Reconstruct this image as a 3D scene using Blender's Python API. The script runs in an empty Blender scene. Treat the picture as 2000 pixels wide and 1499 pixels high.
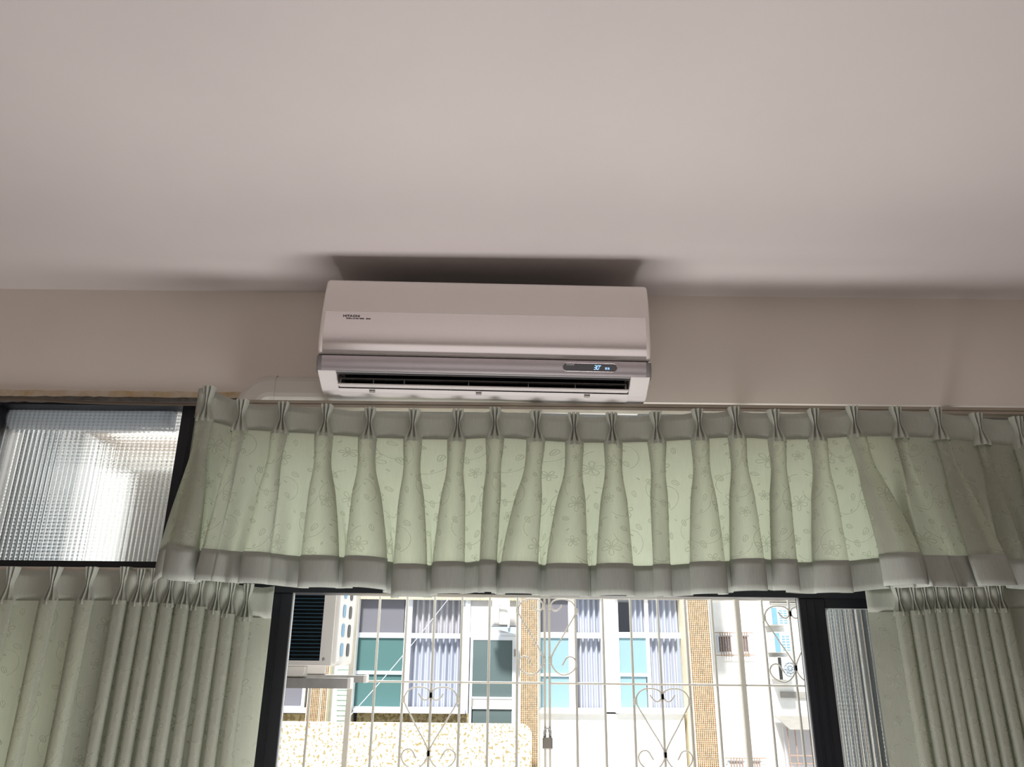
import bpy, bmesh, math, random
from mathutils import Vector, Matrix
rnd = random.Random(7)
S = bpy.context.scene
COL = S.collection

# ---------------------------------------------------------------- camera
F_PX, CX, CY = 1500.0, 1000.0, 749.5          # photograph taken as 2000 x 1499
PITCH, ROLL = math.radians(19.5), math.radians(0.6)
CAM = Vector((0.0, -1.90, 1.68))
_up0 = Vector((0, -math.sin(PITCH), math.cos(PITCH)))
_fw = Vector((0, math.cos(PITCH), math.sin(PITCH)))
_rt = Vector((1, 0, 0)) * math.cos(ROLL) + _up0 * math.sin(ROLL)
_up = -Vector((1, 0, 0)) * math.sin(ROLL) + _up0 * math.cos(ROLL)
cam_d = bpy.data.cameras.new('camera')
cam = bpy.data.objects.new('camera', cam_d)
COL.objects.link(cam)
M3 = Matrix((_rt, _up, -_fw)).transposed()
cam.matrix_world = Matrix.Translation(CAM) @ M3.to_4x4()
cam_d.sensor_width = 36.0
cam_d.lens = F_PX / 2000 * 36.0
cam_d.clip_start = 0.02
cam_d.clip_end = 300
S.camera = cam


def at(px, py, Y):
    """The world point on the vertical plane at depth Y that a picture point shows."""
    d = _rt * ((px - CX) / F_PX) + _up * (-(py - CY) / F_PX) + _fw
    t = (Y - CAM.y) / d.y
    return CAM + d * t


# ---------------------------------------------------------------- light and exposure
S.view_settings.view_transform = 'Standard'
S.view_settings.look = 'None'
S.view_settings.gamma = 1.0
S.view_settings.use_curve_mapping = False
S.view_settings.exposure = 0.0
world = bpy.data.worlds.new('sky')
S.world = world
world.use_nodes = True
_bg = world.node_tree.nodes['Background']
_bg.inputs[0].default_value = (0.86, 0.93, 1.0, 1)
_bg.inputs[1].default_value = 1.0


def lamp(name, kind, loc, target, energy, color, size=1, size_y=None):
    ld = bpy.data.lights.new(name, kind)
    ld.energy = energy
    ld.color = color
    if kind == 'AREA':
        ld.shape = 'RECTANGLE'
        ld.size = size
        ld.size_y = size_y or size
    o = bpy.data.objects.new(name, ld)
    o.location = loc
    o.rotation_euler = (Vector(target) - Vector(loc)).to_track_quat('-Z', 'Y').to_euler()
    COL.objects.link(o)
    return o


sun = lamp('sun', 'SUN', (-4, -16, 18), (0, 0, 0.0), 7.2, (1.0, 0.96, 0.90))
sun.data.angle = math.radians(8.0)
# added area lamps: a boost for the hazy sky, an up-light for ground bounce
sky_glow = lamp('sky_glow', 'AREA', (0.2, 3.2, 5.2), (0.0, 0.0, 1.7), 560, (0.92, 0.97, 1.0), 5.0, 3.0)
ground_fill = lamp('ground_fill', 'AREA', (0.1, 0.40, 0.45), (0.05, -0.35, 2.6), 9, (1.0, 0.95, 0.91), 2.2, 0.45)
# added up-facing fill lamp above the floor, in place of bounced daylight
floor_fill = lamp('floor_fill', 'AREA', (0.0, -0.50, 0.55), (0.0, -0.46, 2.6), 25, (1.0, 0.965, 0.955), 1.2, 0.4)
# added fill lamp behind the camera; the back wall has no window
room_fill = lamp('room_fill', 'AREA', (0.0, -4.3, 1.3), (0.0, 0.0, 1.9), 9, (1.0, 0.97, 0.95), 2.6, 1.8)

S.cycles.max_bounces = 10
S.cycles.diffuse_bounces = 5
S.cycles.transmission_bounces = 8
S.cycles.transparent_max_bounces = 12
S.cycles.caustics_reflective = False
S.cycles.caustics_refractive = False
S.cycles.use_denoising = True


# ---------------------------------------------------------------- materials
def lin(r, g, b):
    f = lambda c: (c / 255 / 12.92) if c / 255 <= 0.04045 else ((c / 255 + 0.055) / 1.055) ** 2.4
    return (f(r), f(g), f(b), 1.0)


def new_mat(name):
    m = bpy.data.materials.new(name)
    m.use_nodes = True
    return m, m.node_tree.nodes, m.node_tree.links


def pbr(name, col, rough=0.6, metal=0.0, var=0.06, scale=9.0, bump=0.0, bscale=60.0, spec=0.5, coat=0.0, emit=None, estr=0.0):
    """Principled surface with a little procedural mottling and relief."""
    m, N, L = new_mat(name)
    b = N['Principled BSDF']
    b.inputs['Roughness'].default_value = rough
    b.inputs['Metallic'].default_value = metal
    b.inputs['Specular IOR Level'].default_value = spec
    b.inputs['Coat Weight'].default_value = coat
    b.inputs['Coat Roughness'].default_value = 0.08
    tc = N.new('ShaderNodeTexCoord')
    nz = N.new('ShaderNodeTexNoise')
    nz.inputs['Scale'].default_value = scale
    nz.inputs['Detail'].default_value = 4
    L.new(tc.outputs['Object'], nz.inputs['Vector'])
    rp = N.new('ShaderNodeValToRGB')
    rp.color_ramp.elements[0].position = 0.3
    rp.color_ramp.elements[1].position = 0.7
    rp.color_ramp.elements[0].color = tuple(c * (1 - var) for c in col[:3]) + (1,)
    rp.color_ramp.elements[1].color = tuple(min(1, c * (1 + var)) for c in col[:3]) + (1,)
    L.new(nz.outputs['Fac'], rp.inputs['Fac'])
    L.new(rp.outputs['Color'], b.inputs['Base Color'])
    if bump:
        n2 = N.new('ShaderNodeTexNoise')
        n2.inputs['Scale'].default_value = bscale
        n2.inputs['Detail'].default_value = 3
        L.new(tc.outputs['Object'], n2.inputs['Vector'])
        bp = N.new('ShaderNodeBump')
        bp.inputs['Strength'].default_value = bump
        bp.inputs['Distance'].default_value = 0.004
        L.new(n2.outputs['Fac'], bp.inputs['Height'])
        L.new(bp.outputs['Normal'], b.inputs['Normal'])
    if emit:
        b.inputs['Emission Color'].default_value = emit
        b.inputs['Emission Strength'].default_value = estr
    return m


def fabric(name, front, through, mix, streak=0.12, ribs=320.0, bump=0.35, open_weave=0.0):
    """Crinkled crepe cloth: diffuse in front, light comes through it from behind."""
    m, N, L = new_mat(name)
    N.remove(N['Principled BSDF'])
    out = N['Material Output']
    uv = N.new('ShaderNodeUVMap')
    mp = N.new('ShaderNodeMapping')
    mp.inputs['Scale'].default_value = (ribs, ribs * 0.04, 1)
    L.new(uv.outputs['UV'], mp.inputs['Vector'])
    nz = N.new('ShaderNodeTexNoise')
    nz.inputs['Scale'].default_value = 1.0
    nz.inputs['Detail'].default_value = 3
    nz.inputs['Roughness'].default_value = 0.6
    L.new(mp.outputs['Vector'], nz.inputs['Vector'])
    bp = N.new('ShaderNodeBump')
    bp.inputs['Strength'].default_value = bump
    bp.inputs['Distance'].default_value = 0.002
    L.new(nz.outputs['Fac'], bp.inputs['Height'])

    def tone(c):
        rp = N.new('ShaderNodeValToRGB')
        rp.color_ramp.elements[0].position = 0.3
        rp.color_ramp.elements[1].position = 0.7
        rp.color_ramp.elements[0].color = tuple(x * (1 - streak) for x in c[:3]) + (1,)
        rp.color_ramp.elements[1].color = tuple(min(1, x * (1 + streak)) for x in c[:3]) + (1,)
        L.new(nz.outputs['Fac'], rp.inputs['Fac'])
        return rp
    df = N.new('ShaderNodeBsdfDiffuse')
    tr = N.new('ShaderNodeBsdfTranslucent')
    mx = N.new('ShaderNodeMixShader')
    mx.inputs['Fac'].default_value = mix
    L.new(tone(front).outputs['Color'], df.inputs['Color'])
    L.new(tone(through).outputs['Color'], tr.inputs['Color'])
    L.new(bp.outputs['Normal'], df.inputs['Normal'])
    L.new(df.outputs[0], mx.inputs[1])
    L.new(tr.outputs[0], mx.inputs[2])
    last = mx
    if open_weave:
        tp = N.new('ShaderNodeBsdfTransparent')
        m2 = N.new('ShaderNodeMixShader')
        m2.inputs['Fac'].default_value = open_weave
        L.new(mx.outputs[0], m2.inputs[1])
        L.new(tp.outputs[0], m2.inputs[2])
        last = m2
    L.new(last.outputs[0], out.inputs['Surface'])
    return m


def glass_clear(name, tint=(0.96, 0.98, 0.98, 1), haze=0.0, haze_col=(0.6, 0.7, 0.7, 1), gloss=0.06):
    m, N, L = new_mat(name)
    N.remove(N['Principled BSDF'])
    out = N['Material Output']
    t = N.new('ShaderNodeBsdfTransparent')
    t.inputs['Color'].default_value = tint
    g = N.new('ShaderNodeBsdfGlossy')
    g.inputs['Roughness'].default_value = 0.02
    mx = N.new('ShaderNodeMixShader')
    mx.inputs['Fac'].default_value = gloss
    L.new(t.outputs[0], mx.inputs[1])
    L.new(g.outputs[0], mx.inputs[2])
    last = mx
    if haze:
        d = N.new('ShaderNodeBsdfDiffuse')
        d.inputs['Color'].default_value = haze_col
        m2 = N.new('ShaderNodeMixShader')
        m2.inputs['Fac'].default_value = haze
        L.new(mx.outputs[0], m2.inputs[1])
        L.new(d.outputs[0], m2.inputs[2])
        last = m2
    L.new(last.outputs[0], out.inputs['Surface'])
    return m


def glass_pressed(name):
    """Pressed glass with fine upright reeds crossed by finer level ones."""
    m, N, L = new_mat(name)
    N.remove(N['Principled BSDF'])
    out = N['Material Output']
    tc = N.new('ShaderNodeTexCoord')
    sp = N.new('ShaderNodeSeparateXYZ')
    L.new(tc.outputs['Object'], sp.inputs[0])

    def wave(sock, period):
        a = N.new('ShaderNodeMath'); a.operation = 'MULTIPLY'
        a.inputs[1].default_value = 2 * math.pi / period
        L.new(sock, a.inputs[0])
        s = N.new('ShaderNodeMath'); s.operation = 'SINE'
        L.new(a.outputs[0], s.inputs[0])
        ab = N.new('ShaderNodeMath'); ab.operation = 'ABSOLUTE'
        L.new(s.outputs[0], ab.inputs[0])
        return ab
    wx, wz = wave(sp.outputs['X'], 0.025), wave(sp.outputs['Z'], 0.018)
    k = N.new('ShaderNodeMath'); k.operation = 'MULTIPLY'
    k.inputs[1].default_value = 0.55
    L.new(wz.outputs[0], k.inputs[0])
    ad = N.new('ShaderNodeMath'); ad.operation = 'ADD'
    L.new(wx.outputs[0], ad.inputs[0])
    L.new(k.outputs[0], ad.inputs[1])
    bp = N.new('ShaderNodeBump')
    bp.inputs['Strength'].default_value = 0.36
    bp.inputs['Distance'].default_value = 0.004
    L.new(ad.outputs[0], bp.inputs['Height'])
    rf = N.new('ShaderNodeBsdfRefraction')
    rf.inputs['IOR'].default_value = 1.42
    rf.inputs['Roughness'].default_value = 0.03
    rf.inputs['Color'].default_value = (0.93, 0.95, 0.95, 1)
    L.new(bp.outputs['Normal'], rf.inputs['Normal'])
    gl = N.new('ShaderNodeBsdfGlossy')
    gl.inputs['Roughness'].default_value = 0.06
    L.new(bp.outputs['Normal'], gl.inputs['Normal'])
    tr = N.new('ShaderNodeBsdfTransparent')
    m1 = N.new('ShaderNodeMixShader'); m1.inputs['Fac'].default_value = 0.38
    L.new(rf.outputs[0], m1.inputs[1]); L.new(tr.outputs[0], m1.inputs[2])
    m2 = N.new('ShaderNodeMixShader'); m2.inputs['Fac'].default_value = 0.08
    L.new(m1.outputs[0], m2.inputs[1]); L.new(gl.outputs[0], m2.inputs[2])
    L.new(m2.outputs[0], out.inputs['Surface'])
    return m


def granite(name, base, fleck, thr=0.6):
    m, N, L = new_mat(name)
    b = N['Principled BSDF']
    b.inputs['Roughness'].default_value = 0.7
    tc = N.new('ShaderNodeTexCoord')
    vo = N.new('ShaderNodeTexVoronoi')
    vo.inputs['Scale'].default_value = 26
    L.new(tc.outputs['Object'], vo.inputs['Vector'])
    nz = N.new('ShaderNodeTexNoise')
    nz.inputs['Scale'].default_value = 22
    nz.inputs['Detail'].default_value = 3
    L.new(tc.outputs['Object'], nz.inputs['Vector'])
    rp = N.new('ShaderNodeValToRGB')
    rp.color_ramp.elements[0].position = thr - 0.06
    rp.color_ramp.elements[1].position = thr
    rp.color_ramp.elements[0].color = base
    rp.color_ramp.elements[1].color = fleck
    L.new(nz.outputs['Fac'], rp.inputs['Fac'])
    L.new(rp.outputs['Color'], b.inputs['Base Color'])
    return m


def stained(name, base, stain, scale, thr):
    m, N, L = new_mat(name)
    b = N['Principled BSDF']
    b.inputs['Roughness'].default_value = 0.85
    tc = N.new('ShaderNodeTexCoord')
    nz = N.new('ShaderNodeTexNoise')
    nz.inputs['Scale'].default_value = scale
    nz.inputs['Detail'].default_value = 6
    nz.inputs['Roughness'].default_value = 0.65
    L.new(tc.outputs['Object'], nz.inputs['Vector'])
    rp = N.new('ShaderNodeValToRGB')
    rp.color_ramp.elements[0].position = thr - 0.08
    rp.color_ramp.elements[1].position = thr + 0.12
    rp.color_ramp.elements[0].color = base
    rp.color_ramp.elements[1].color = stain
    L.new(nz.outputs['Fac'], rp.inputs['Fac'])
    L.new(rp.outputs['Color'], b.inputs['Base Color'])
    return m


MT = dict(
    ceiling=pbr('ceiling_paint', (0.63, 0.575, 0.565, 1), 0.9, var=0.03, scale=2.2, bump=0.10, bscale=14),
    wall=pbr('wall_paint', (0.72, 0.655, 0.595, 1), 0.88, var=0.03, scale=3, bump=0.10, bscale=18),
    floor=pbr('floor_tile', (0.42, 0.39, 0.36, 1), 0.45, var=0.06),
    lintel=stained('bare_plaster', (0.66, 0.58, 0.48, 1), (0.50, 0.34, 0.14, 1), 9, 0.55),
    sealant=pbr('old_sealant', (0.10, 0.09, 0.08, 1), 0.9, var=0.3, scale=40, bump=0.4),
    alu_dark=pbr('dark_aluminium', (0.012, 0.013, 0.018, 1), 0.42, 0.3, var=0.1),
    gasket=pbr('silver_bead', (0.55, 0.57, 0.58, 1), 0.35, 0.6),
    clear=glass_clear('clear_glass'),
    pressed=glass_pressed('pressed_glass'),
    board=pbr('painted_board', (0.30, 0.29, 0.26, 1), 0.8),
    cloth=fabric('curtain_cloth', (0.50, 0.52, 0.45, 1), (0.64, 0.67, 0.49, 1), 0.41, 0.06, 700.0),
    cloth_heavy=fabric('curtain_cloth_doubled', (0.50, 0.52, 0.46, 1), (0.50, 0.52, 0.46, 1), 0.10, 0.06, 700.0),
    cloth_hem=fabric('curtain_hem_doubled_shaded', (0.42, 0.44, 0.40, 1), (0.50, 0.52, 0.46, 1), 0.08, 0.06, 700.0),  # doubled cloth, its front colour also darkened for shade on the hem
    cloth_weave=fabric('woven_figure_thread', (0.74, 0.76, 0.66, 1), (0.46, 0.52, 0.36, 1), 0.30, 0.03, 700.0, 0.1, 0.60),
    rail=pbr('rail_enamel', (0.42, 0.37, 0.30, 1), 0.45, 0.2, var=0.08),
    track=pbr('track_enamel', (0.58, 0.52, 0.44, 1), 0.5),
    cable=pbr('brown_cable', (0.10, 0.075, 0.055, 1), 0.5),
    duct=pbr('ivory_plastic', (0.60, 0.57, 0.52, 1), 0.45, var=0.03),
    ac_white=pbr('ac_white_plastic', (0.68, 0.64, 0.63, 1), 0.32, var=0.015, coat=0.15),
    ac_panel=pbr('ac_gloss_panel', (0.86, 0.80, 0.775, 1), 0.22, var=0.01, coat=0.5),
    ac_film=pbr('ac_silver_film', (0.84, 0.78, 0.785, 1), 0.16, 0.82, var=0.02, scale=300, coat=0.4),
    ac_strip=pbr('ac_silver_strip', (0.50, 0.455, 0.48, 1), 0.30, 0.65, var=0.03, scale=300),
    ac_endcap=pbr('ac_grey_endcap', (0.22, 0.21, 0.21, 1), 0.4),
    ac_dark=pbr('ac_dark_cavity', (0.006, 0.006, 0.009, 1), 0.6),
    ac_vane=pbr('ac_grey_vane', (0.26, 0.25, 0.25, 1), 0.4),
    ac_fin=pbr('ac_inner_fin', (0.03, 0.032, 0.04, 1), 0.5),
    ink=pbr('dark_print', (0.035, 0.025, 0.03, 1), 0.5),
    screen=pbr('display_window', (0.045, 0.042, 0.05, 1), 0.12, coat=0.6),
    white_print=pbr('white_print', (0.8, 0.8, 0.82, 1), 0.5),
    chrome=pbr('chrome_rim', (0.75, 0.70, 0.71, 1), 0.18, 0.9, var=0.02),
    led=pbr('lit_digits', (0.1, 0.2, 0.4, 1), 0.4, emit=(0.36, 0.62, 1.0, 1), estr=1.6),
    wrap=fabric('white_foam_wrap', (0.78, 0.79, 0.81, 1), (0.80, 0.82, 0.85, 1), 0.55, 0.08, 40, 0.3),
    unit_white=pbr('outdoor_unit_enamel', (0.72, 0.70, 0.66, 1), 0.4, var=0.03),
    fin_blue=pbr('blue_coil_fin', (0.04, 0.10, 0.15, 1), 0.35, 0.4, var=0.15),
    vent_blue=pbr('blue_coil_end', (0.16, 0.33, 0.48, 1), 0.5),
    steel=pbr('galvanised_steel', (0.42, 0.41, 0.40, 1), 0.42, 0.5, var=0.1, scale=30),
    black=pbr('black_part', (0.02, 0.02, 0.02, 1), 0.5),
    bar=pbr('cream_bar_paint', (0.56, 0.53, 0.46, 1), 0.5, var=0.06),
    brass=pbr('dull_padlock_metal', (0.24, 0.22, 0.19, 1), 0.4, 0.5),
    f_white=pbr('facade_white', (0.86, 0.86, 0.84, 1), 0.85, var=0.03),
    f_cool=pbr('facade_frame_white', (0.72, 0.76, 0.82, 1), 0.5, var=0.03),
    f_green=pbr('pale_green_siding', (0.60, 0.70, 0.62, 1), 0.8),
    f_gran=granite('cream_granite', (0.84, 0.78, 0.62, 1), (0.30, 0.24, 0.11, 1), 0.585),
    f_gran2=granite('tan_granite', (0.50, 0.43, 0.27, 1), (0.28, 0.22, 0.11, 1), 0.55),
    f_tile=pbr('ochre_mosaic', (0.21, 0.115, 0.05, 1), 0.4, var=0.35, scale=14),
    f_tile2=pbr('dim_mosaic', (0.30, 0.26, 0.27, 1), 0.5, var=0.25, scale=14),
    f_tile3=pbr('olive_mosaic', (0.46, 0.44, 0.26, 1), 0.5, var=0.2, scale=14),
    f_grout=pbr('pale_grout', (0.80, 0.72, 0.54, 1), 0.9),
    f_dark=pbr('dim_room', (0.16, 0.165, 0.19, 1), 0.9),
    f_teal=glass_clear('teal_glass', (0.32, 0.52, 0.52, 1), 0.60, (0.13, 0.26, 0.26, 1), 0.04),
    f_aqua=glass_clear('aqua_glass', (0.50, 0.72, 0.80, 1), 0.55, (0.42, 0.62, 0.70, 1), 0.04),
    f_grey=glass_clear('grey_glass', (0.55, 0.56, 0.60, 1), 0.55, (0.27, 0.27, 0.31, 1), 0.04),
    f_door=glass_clear('door_glass', (0.30, 0.40, 0.40, 1), 0.60, (0.17, 0.23, 0.24, 1), 0.04),
    f_pane=glass_clear('pale_pane', (0.95, 0.97, 1.0, 1), 0.0, gloss=0.03),
    f_curt=fabric('far_white_curtain', (0.63, 0.63, 0.675, 1), (0.5, 0.5, 0.55, 1), 0.1, 0.05, 20, 0),
    f_curt2=fabric('far_beige_curtain', (0.62, 0.58, 0.57, 1), (0.5, 0.45, 0.4, 1), 0.1, 0.05, 20, 0),
    f_bracket=pbr('blue_grey_bracket', (0.36, 0.43, 0.50, 1), 0.5),
    f_panel=pbr('grey_door_panel', (0.50, 0.50, 0.52, 1), 0.6),
    rust=pbr('rusty_bar', (0.34, 0.24, 0.18, 1), 0.7, var=0.3, scale=30),
    canopy=pbr('grey_canopy', (0.30, 0.29, 0.27, 1), 0.7),
    line=pbr('white_line', (0.40, 0.44, 0.50, 1), 0.6),
    ground=pbr('courtyard_concrete', (0.55, 0.53, 0.50, 1), 0.9),
    beige=pbr('beige_board', (0.52, 0.49, 0.42, 1), 0.7, var=0.04),
    slat=pbr('brown_slat', (0.30, 0.22, 0.16, 1), 0.6),
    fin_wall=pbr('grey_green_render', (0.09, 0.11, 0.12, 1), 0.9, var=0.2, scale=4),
)


# ---------------------------------------------------------------- mesh helpers
def mesh_obj(name, bm, mat, parent=None, smooth=False):
    me = bpy.data.meshes.new(name)
    bmesh.ops.recalc_face_normals(bm, faces=bm.faces)
    bm.to_mesh(me)
    bm.free()
    me.materials.append(MT[mat] if isinstance(mat, str) else mat)
    if smooth:
        for p in me.polygons:
            p.use_smooth = True
    o = bpy.data.objects.new(name, me)
    COL.objects.link(o)
    if parent:
        o.parent = parent
    return o


def empty(name, loc=(0, 0, 0), rot=(0, 0, 0)):
    o = bpy.data.objects.new(name, None)
    o.location = loc
    o.rotation_euler = rot
    o.empty_display_size = 0.05
    COL.objects.link(o)
    return o


def tag(o, label=None, cat=None, group=None, kind=None):
    if label: o['label'] = label
    if cat: o['category'] = cat
    if group: o['group'] = group
    if kind: o['kind'] = kind
    return o


def box(bm, x0, x1, y0, y1, z0, z1):
    v = [bm.verts.new(p) for p in ((x0, y0, z0), (x1, y0, z0), (x1, y1, z0), (x0, y1, z0),
                                   (x0, y0, z1), (x1, y0, z1), (x1, y1, z1), (x0, y1, z1))]
    for f in ((0, 3, 2, 1), (4, 5, 6, 7), (0, 1, 5, 4), (1, 2, 6, 5), (2, 3, 7, 6), (3, 0, 4, 7)):
        bm.faces.new([v[i] for i in f])
    return v


def bevel(bm, w, seg=2):
    bmesh.ops.bevel(bm, geom=list(bm.edges), offset=w, segments=seg, affect='EDGES', profile=0.5)


def boxo(name, x0, x1, y0, y1, z0, z1, mat, parent=None, bv=0.0, seg=2):
    bm = bmesh.new()
    box(bm, min(x0, x1), max(x0, x1), min(y0, y1), max(y0, y1), min(z0, z1), max(z0, z1))
    if bv:
        bevel(bm, bv, seg)
    return mesh_obj(name, bm, mat, parent)


def prism(bm, prof, x0, x1):
    """Close a (y, z) outline and run it along x."""
    a = [bm.verts.new((x0, p[0], p[1])) for p in prof]
    b = [bm.verts.new((x1, p[0], p[1])) for p in prof]
    n = len(prof)
    for i in range(n):
        bm.faces.new((a[i], a[(i + 1) % n], b[(i + 1) % n], b[i]))
    bm.faces.new(a[::-1])
    bm.faces.new(b)


def plate(bm, prof, y0, y1):
    """Close an (x, z) outline and give it depth from y0 to y1."""
    a = [bm.verts.new((p[0], y0, p[1])) for p in prof]
    b = [bm.verts.new((p[0], y1, p[1])) for p in prof]
    n = len(prof)
    for i in range(n):
        bm.faces.new((a[i], a[(i + 1) % n], b[(i + 1) % n], b[i]))
    bm.faces.new(a[::-1])
    bm.faces.new(b)


def ring(bm, ox0, ox1, oz0, oz1, ix0, ix1, iz0, iz1, y0, y1):
    """A rectangular frame with an opening, as one connected solid."""
    V = {}
    for yk, y in ((0, y0), (1, y1)):
        for k, (x, z) in enumerate(((ox0, oz0), (ox1, oz0), (ox1, oz1), (ox0, oz1),
                                    (ix0, iz0), (ix1, iz0), (ix1, iz1), (ix0, iz1))):
            V[yk, k] = bm.verts.new((x, y, z))
    for i in range(4):
        j = (i + 1) % 4
        bm.faces.new((V[0, i], V[0, j], V[0, 4 + j], V[0, 4 + i]))
        bm.faces.new((V[1, i], V[1, 4 + i], V[1, 4 + j], V[1, j]))
        bm.faces.new((V[0, i], V[1, i], V[1, j], V[0, j]))
        bm.faces.new((V[0, 4 + i], V[0, 4 + j], V[1, 4 + j], V[1, 4 + i]))


def tube(bm, pts, r, n=8, closed=False, caps=True):
    pts = [Vector(p) for p in pts]
    m = len(pts)
    rings = []
    prev = None
    for i, p in enumerate(pts):
        if closed:
            t = pts[(i + 1) % m] - pts[i - 1]
        else:
            t = pts[min(i + 1, m - 1)] - pts[max(i - 1, 0)]
        t.normalize()
        if prev is None:
            a = Vector((0, 1, 0)) if abs(t.y) < 0.9 else Vector((1, 0, 0))
            u = t.cross(a).normalized()
        else:
            u = (prev - t * prev.dot(t)).normalized()
        prev = u
        w = t.cross(u)
        rr = r[i] if isinstance(r, (list, tuple)) else r
        rings.append([bm.verts.new(p + (u * math.cos(2 * math.pi * k / n) + w * math.sin(2 * math.pi * k / n)) * rr) for k in range(n)])
    for i in range(m if closed else m - 1):
        a, b = rings[i], rings[(i + 1) % m]
        for k in range(n):
            bm.faces.new((a[k], a[(k + 1) % n], b[(k + 1) % n], b[k]))
    if caps and not closed:
        bm.faces.new(rings[0][::-1])
        bm.faces.new(rings[-1])


def tubeo(name, pts, r, mat, parent=None, n=8, closed=False):
    bm = bmesh.new()
    tube(bm, pts, r, n, closed)
    return mesh_obj(name, bm, mat, parent, smooth=True)


def crom(P, n):
    """Catmull-Rom through P, n samples per span; also returns the span parameter."""
    out = []
    for i in range(len(P) - 1):
        p0, p1, p2, p3 = P[max(i - 1, 0)], P[i], P[i + 1], P[min(i + 2, len(P) - 1)]
        for k in range(n):
            t = k / n
            t2, t3 = t * t, t * t * t
            out.append(tuple(0.5 * (2 * b + (c - a) * t + (2 * a - 5 * b + 4 * c - d) * t2 + (3 * b - a - 3 * c + d) * t3)
                             for a, b, c, d in zip(p0, p1, p2, p3)))
    out.append(tuple(P[-1]))
    return out


def grid_obj(name, P, mat, parent=None, uv=None, smooth=True, solid=0.0):
    """A sheet from rows of points."""
    nr, nc = len(P), len(P[0])
    verts = [tuple(p) for row in P for p in row]
    faces = [(r * nc + c, r * nc + c + 1, (r + 1) * nc + c + 1, (r + 1) * nc + c) for r in range(nr - 1) for c in range(nc - 1)]
    me = bpy.data.meshes.new(name)
    me.from_pydata(verts, [], faces)
    me.materials.append(MT[mat])
    if uv:
        lay = me.uv_layers.new(name='UVMap')
        for l in me.loops:
            r, c = divmod(l.vertex_index, nc)
            lay.data[l.index].uv = uv[r][c]
    if smooth:
        for p in me.polygons:
            p.use_smooth = True
    o = bpy.data.objects.new(name, me)
    COL.objects.link(o)
    if parent:
        o.parent = parent
    if solid:
        md = o.modifiers.new('thickness', 'SOLIDIFY')
        md.thickness = solid
        md.offset = 0.0
    return o


def text_obj(name, body, size, mat, parent=None, loc=(0, 0, 0), rot=(math.pi / 2, 0, 0), shear=0.0, bold=0.0, xs=1.0, depth=0.0004, align='LEFT'):
    cu = bpy.data.curves.new(name + '_curve', 'FONT')
    cu.body = body
    cu.size = size
    cu.shear = shear
    cu.offset = bold
    cu.extrude = depth
    cu.resolution_u = 3
    cu.align_x = align
    t = bpy.data.objects.new(name + '_curve', cu)
    COL.objects.link(t)
    dg = bpy.context.evaluated_depsgraph_get()
    dg.update()
    me = bpy.data.meshes.new_from_object(t.evaluated_get(dg))
    bpy.data.objects.remove(t)
    bpy.data.curves.remove(cu)
    me.name = name
    me.materials.clear()
    me.materials.append(MT[mat])
    o = bpy.data.objects.new(name, me)
    o.location = loc
    o.rotation_euler = rot
    o.scale = (xs, 1, 1)
    COL.objects.link(o)
    if parent:
        o.parent = parent
    return o


def lerp(a, b, t): return a + (b - a) * t


# ---------------------------------------------------------------- the room
CEIL = CAM.z + (1.90 * math.tan(PITCH + math.atan((CY - 575) / F_PX)))
RX0, RX1, RY0 = -2.2, 2.3, -4.6
WIN_X0 = at(2, 800, 0.06).x
WIN_X1 = 1.75
WIN_Z1 = at(300, 776, 0.0).z
WIN_Z0 = 0.55
WT = 0.16


def struct(o, name=None):
    o['kind'] = 'structure'
    return o


bm = bmesh.new()
ring(bm, RX0 - .2, RX1 + .2, -0.1, CEIL + 0.2, WIN_X0, WIN_X1, WIN_Z0, WIN_Z1, 0.0, WT)
struct(mesh_obj('wall_front', bm, 'wall'))
struct(boxo('ceiling', RX0 - .2, RX1 + .2, RY0 - .2, 0.0, CEIL, CEIL + 0.2, 'ceiling'))
struct(boxo('floor', RX0 - .2, RX1 + .2, RY0 - .2, 0.0, -0.1, 0.0, 'floor'))
struct(boxo('wall_left', RX0 - .2, RX0, RY0, 0.0, 0.0, CEIL, 'wall'))
struct(boxo('wall_right', RX1, RX1 + .2, RY0, 0.0, 0.0, CEIL, 'wall'))
struct(boxo('wall_back', RX0 - .2, RX1 + .2, RY0 - .2, RY0, 0.0, CEIL, 'wall'))

# bare, stained strip of plaster over the window and the ragged sealant under it
ZS1, ZS0 = at(150, 764, 0).z, at(150, 776, 0).z
bm = bmesh.new()
nseg = 60
top, bot = [], []
for i in range(nseg + 1):
    x = lerp(WIN_X0 - 0.05, at(640, 770, 0).x, i / nseg)
    top.append((x, ZS1 + 0.0010 * math.sin(i * 1.3)))
    bot.append((x, ZS0 + 0.0005 + 0.0022 * (rnd.random() - 0.3)))
plate(bm, top + bot[::-1], -0.004, 0.0)
struct(mesh_obj('trim_1', bm, 'lintel'))
bm = bmesh.new()
lo = [(x, z - 0.010 - 0.003 * rnd.random()) for x, z in bot]
hi = [(x, z + 0.004 * rnd.random()) for x, z in bot]
plate(bm, hi + lo[::-1], -0.0025, 0.012)
struct(mesh_obj('trim_2', bm, 'sealant'))

# ---------------------------------------------------------------- the window
FY0, FY1 = 0.035, 0.105
BAR_Z1, BAR_Z0 = at(150, 1097, FY0).z, at(1000, 1163, FY0).z
win = tag(empty('window_1', ((WIN_X0 + WIN_X1) / 2, 0, 0)), kind='structure')
W0 = Vector(win.location)


def wbox(name, x0, x1, y0, y1, z0, z1, mat, parent=None, bv=0.0):
    p = parent or win
    return boxo(name, x0 - W0.x, x1 - W0.x, y0, y1, z0, z1, mat, p, bv)


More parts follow.
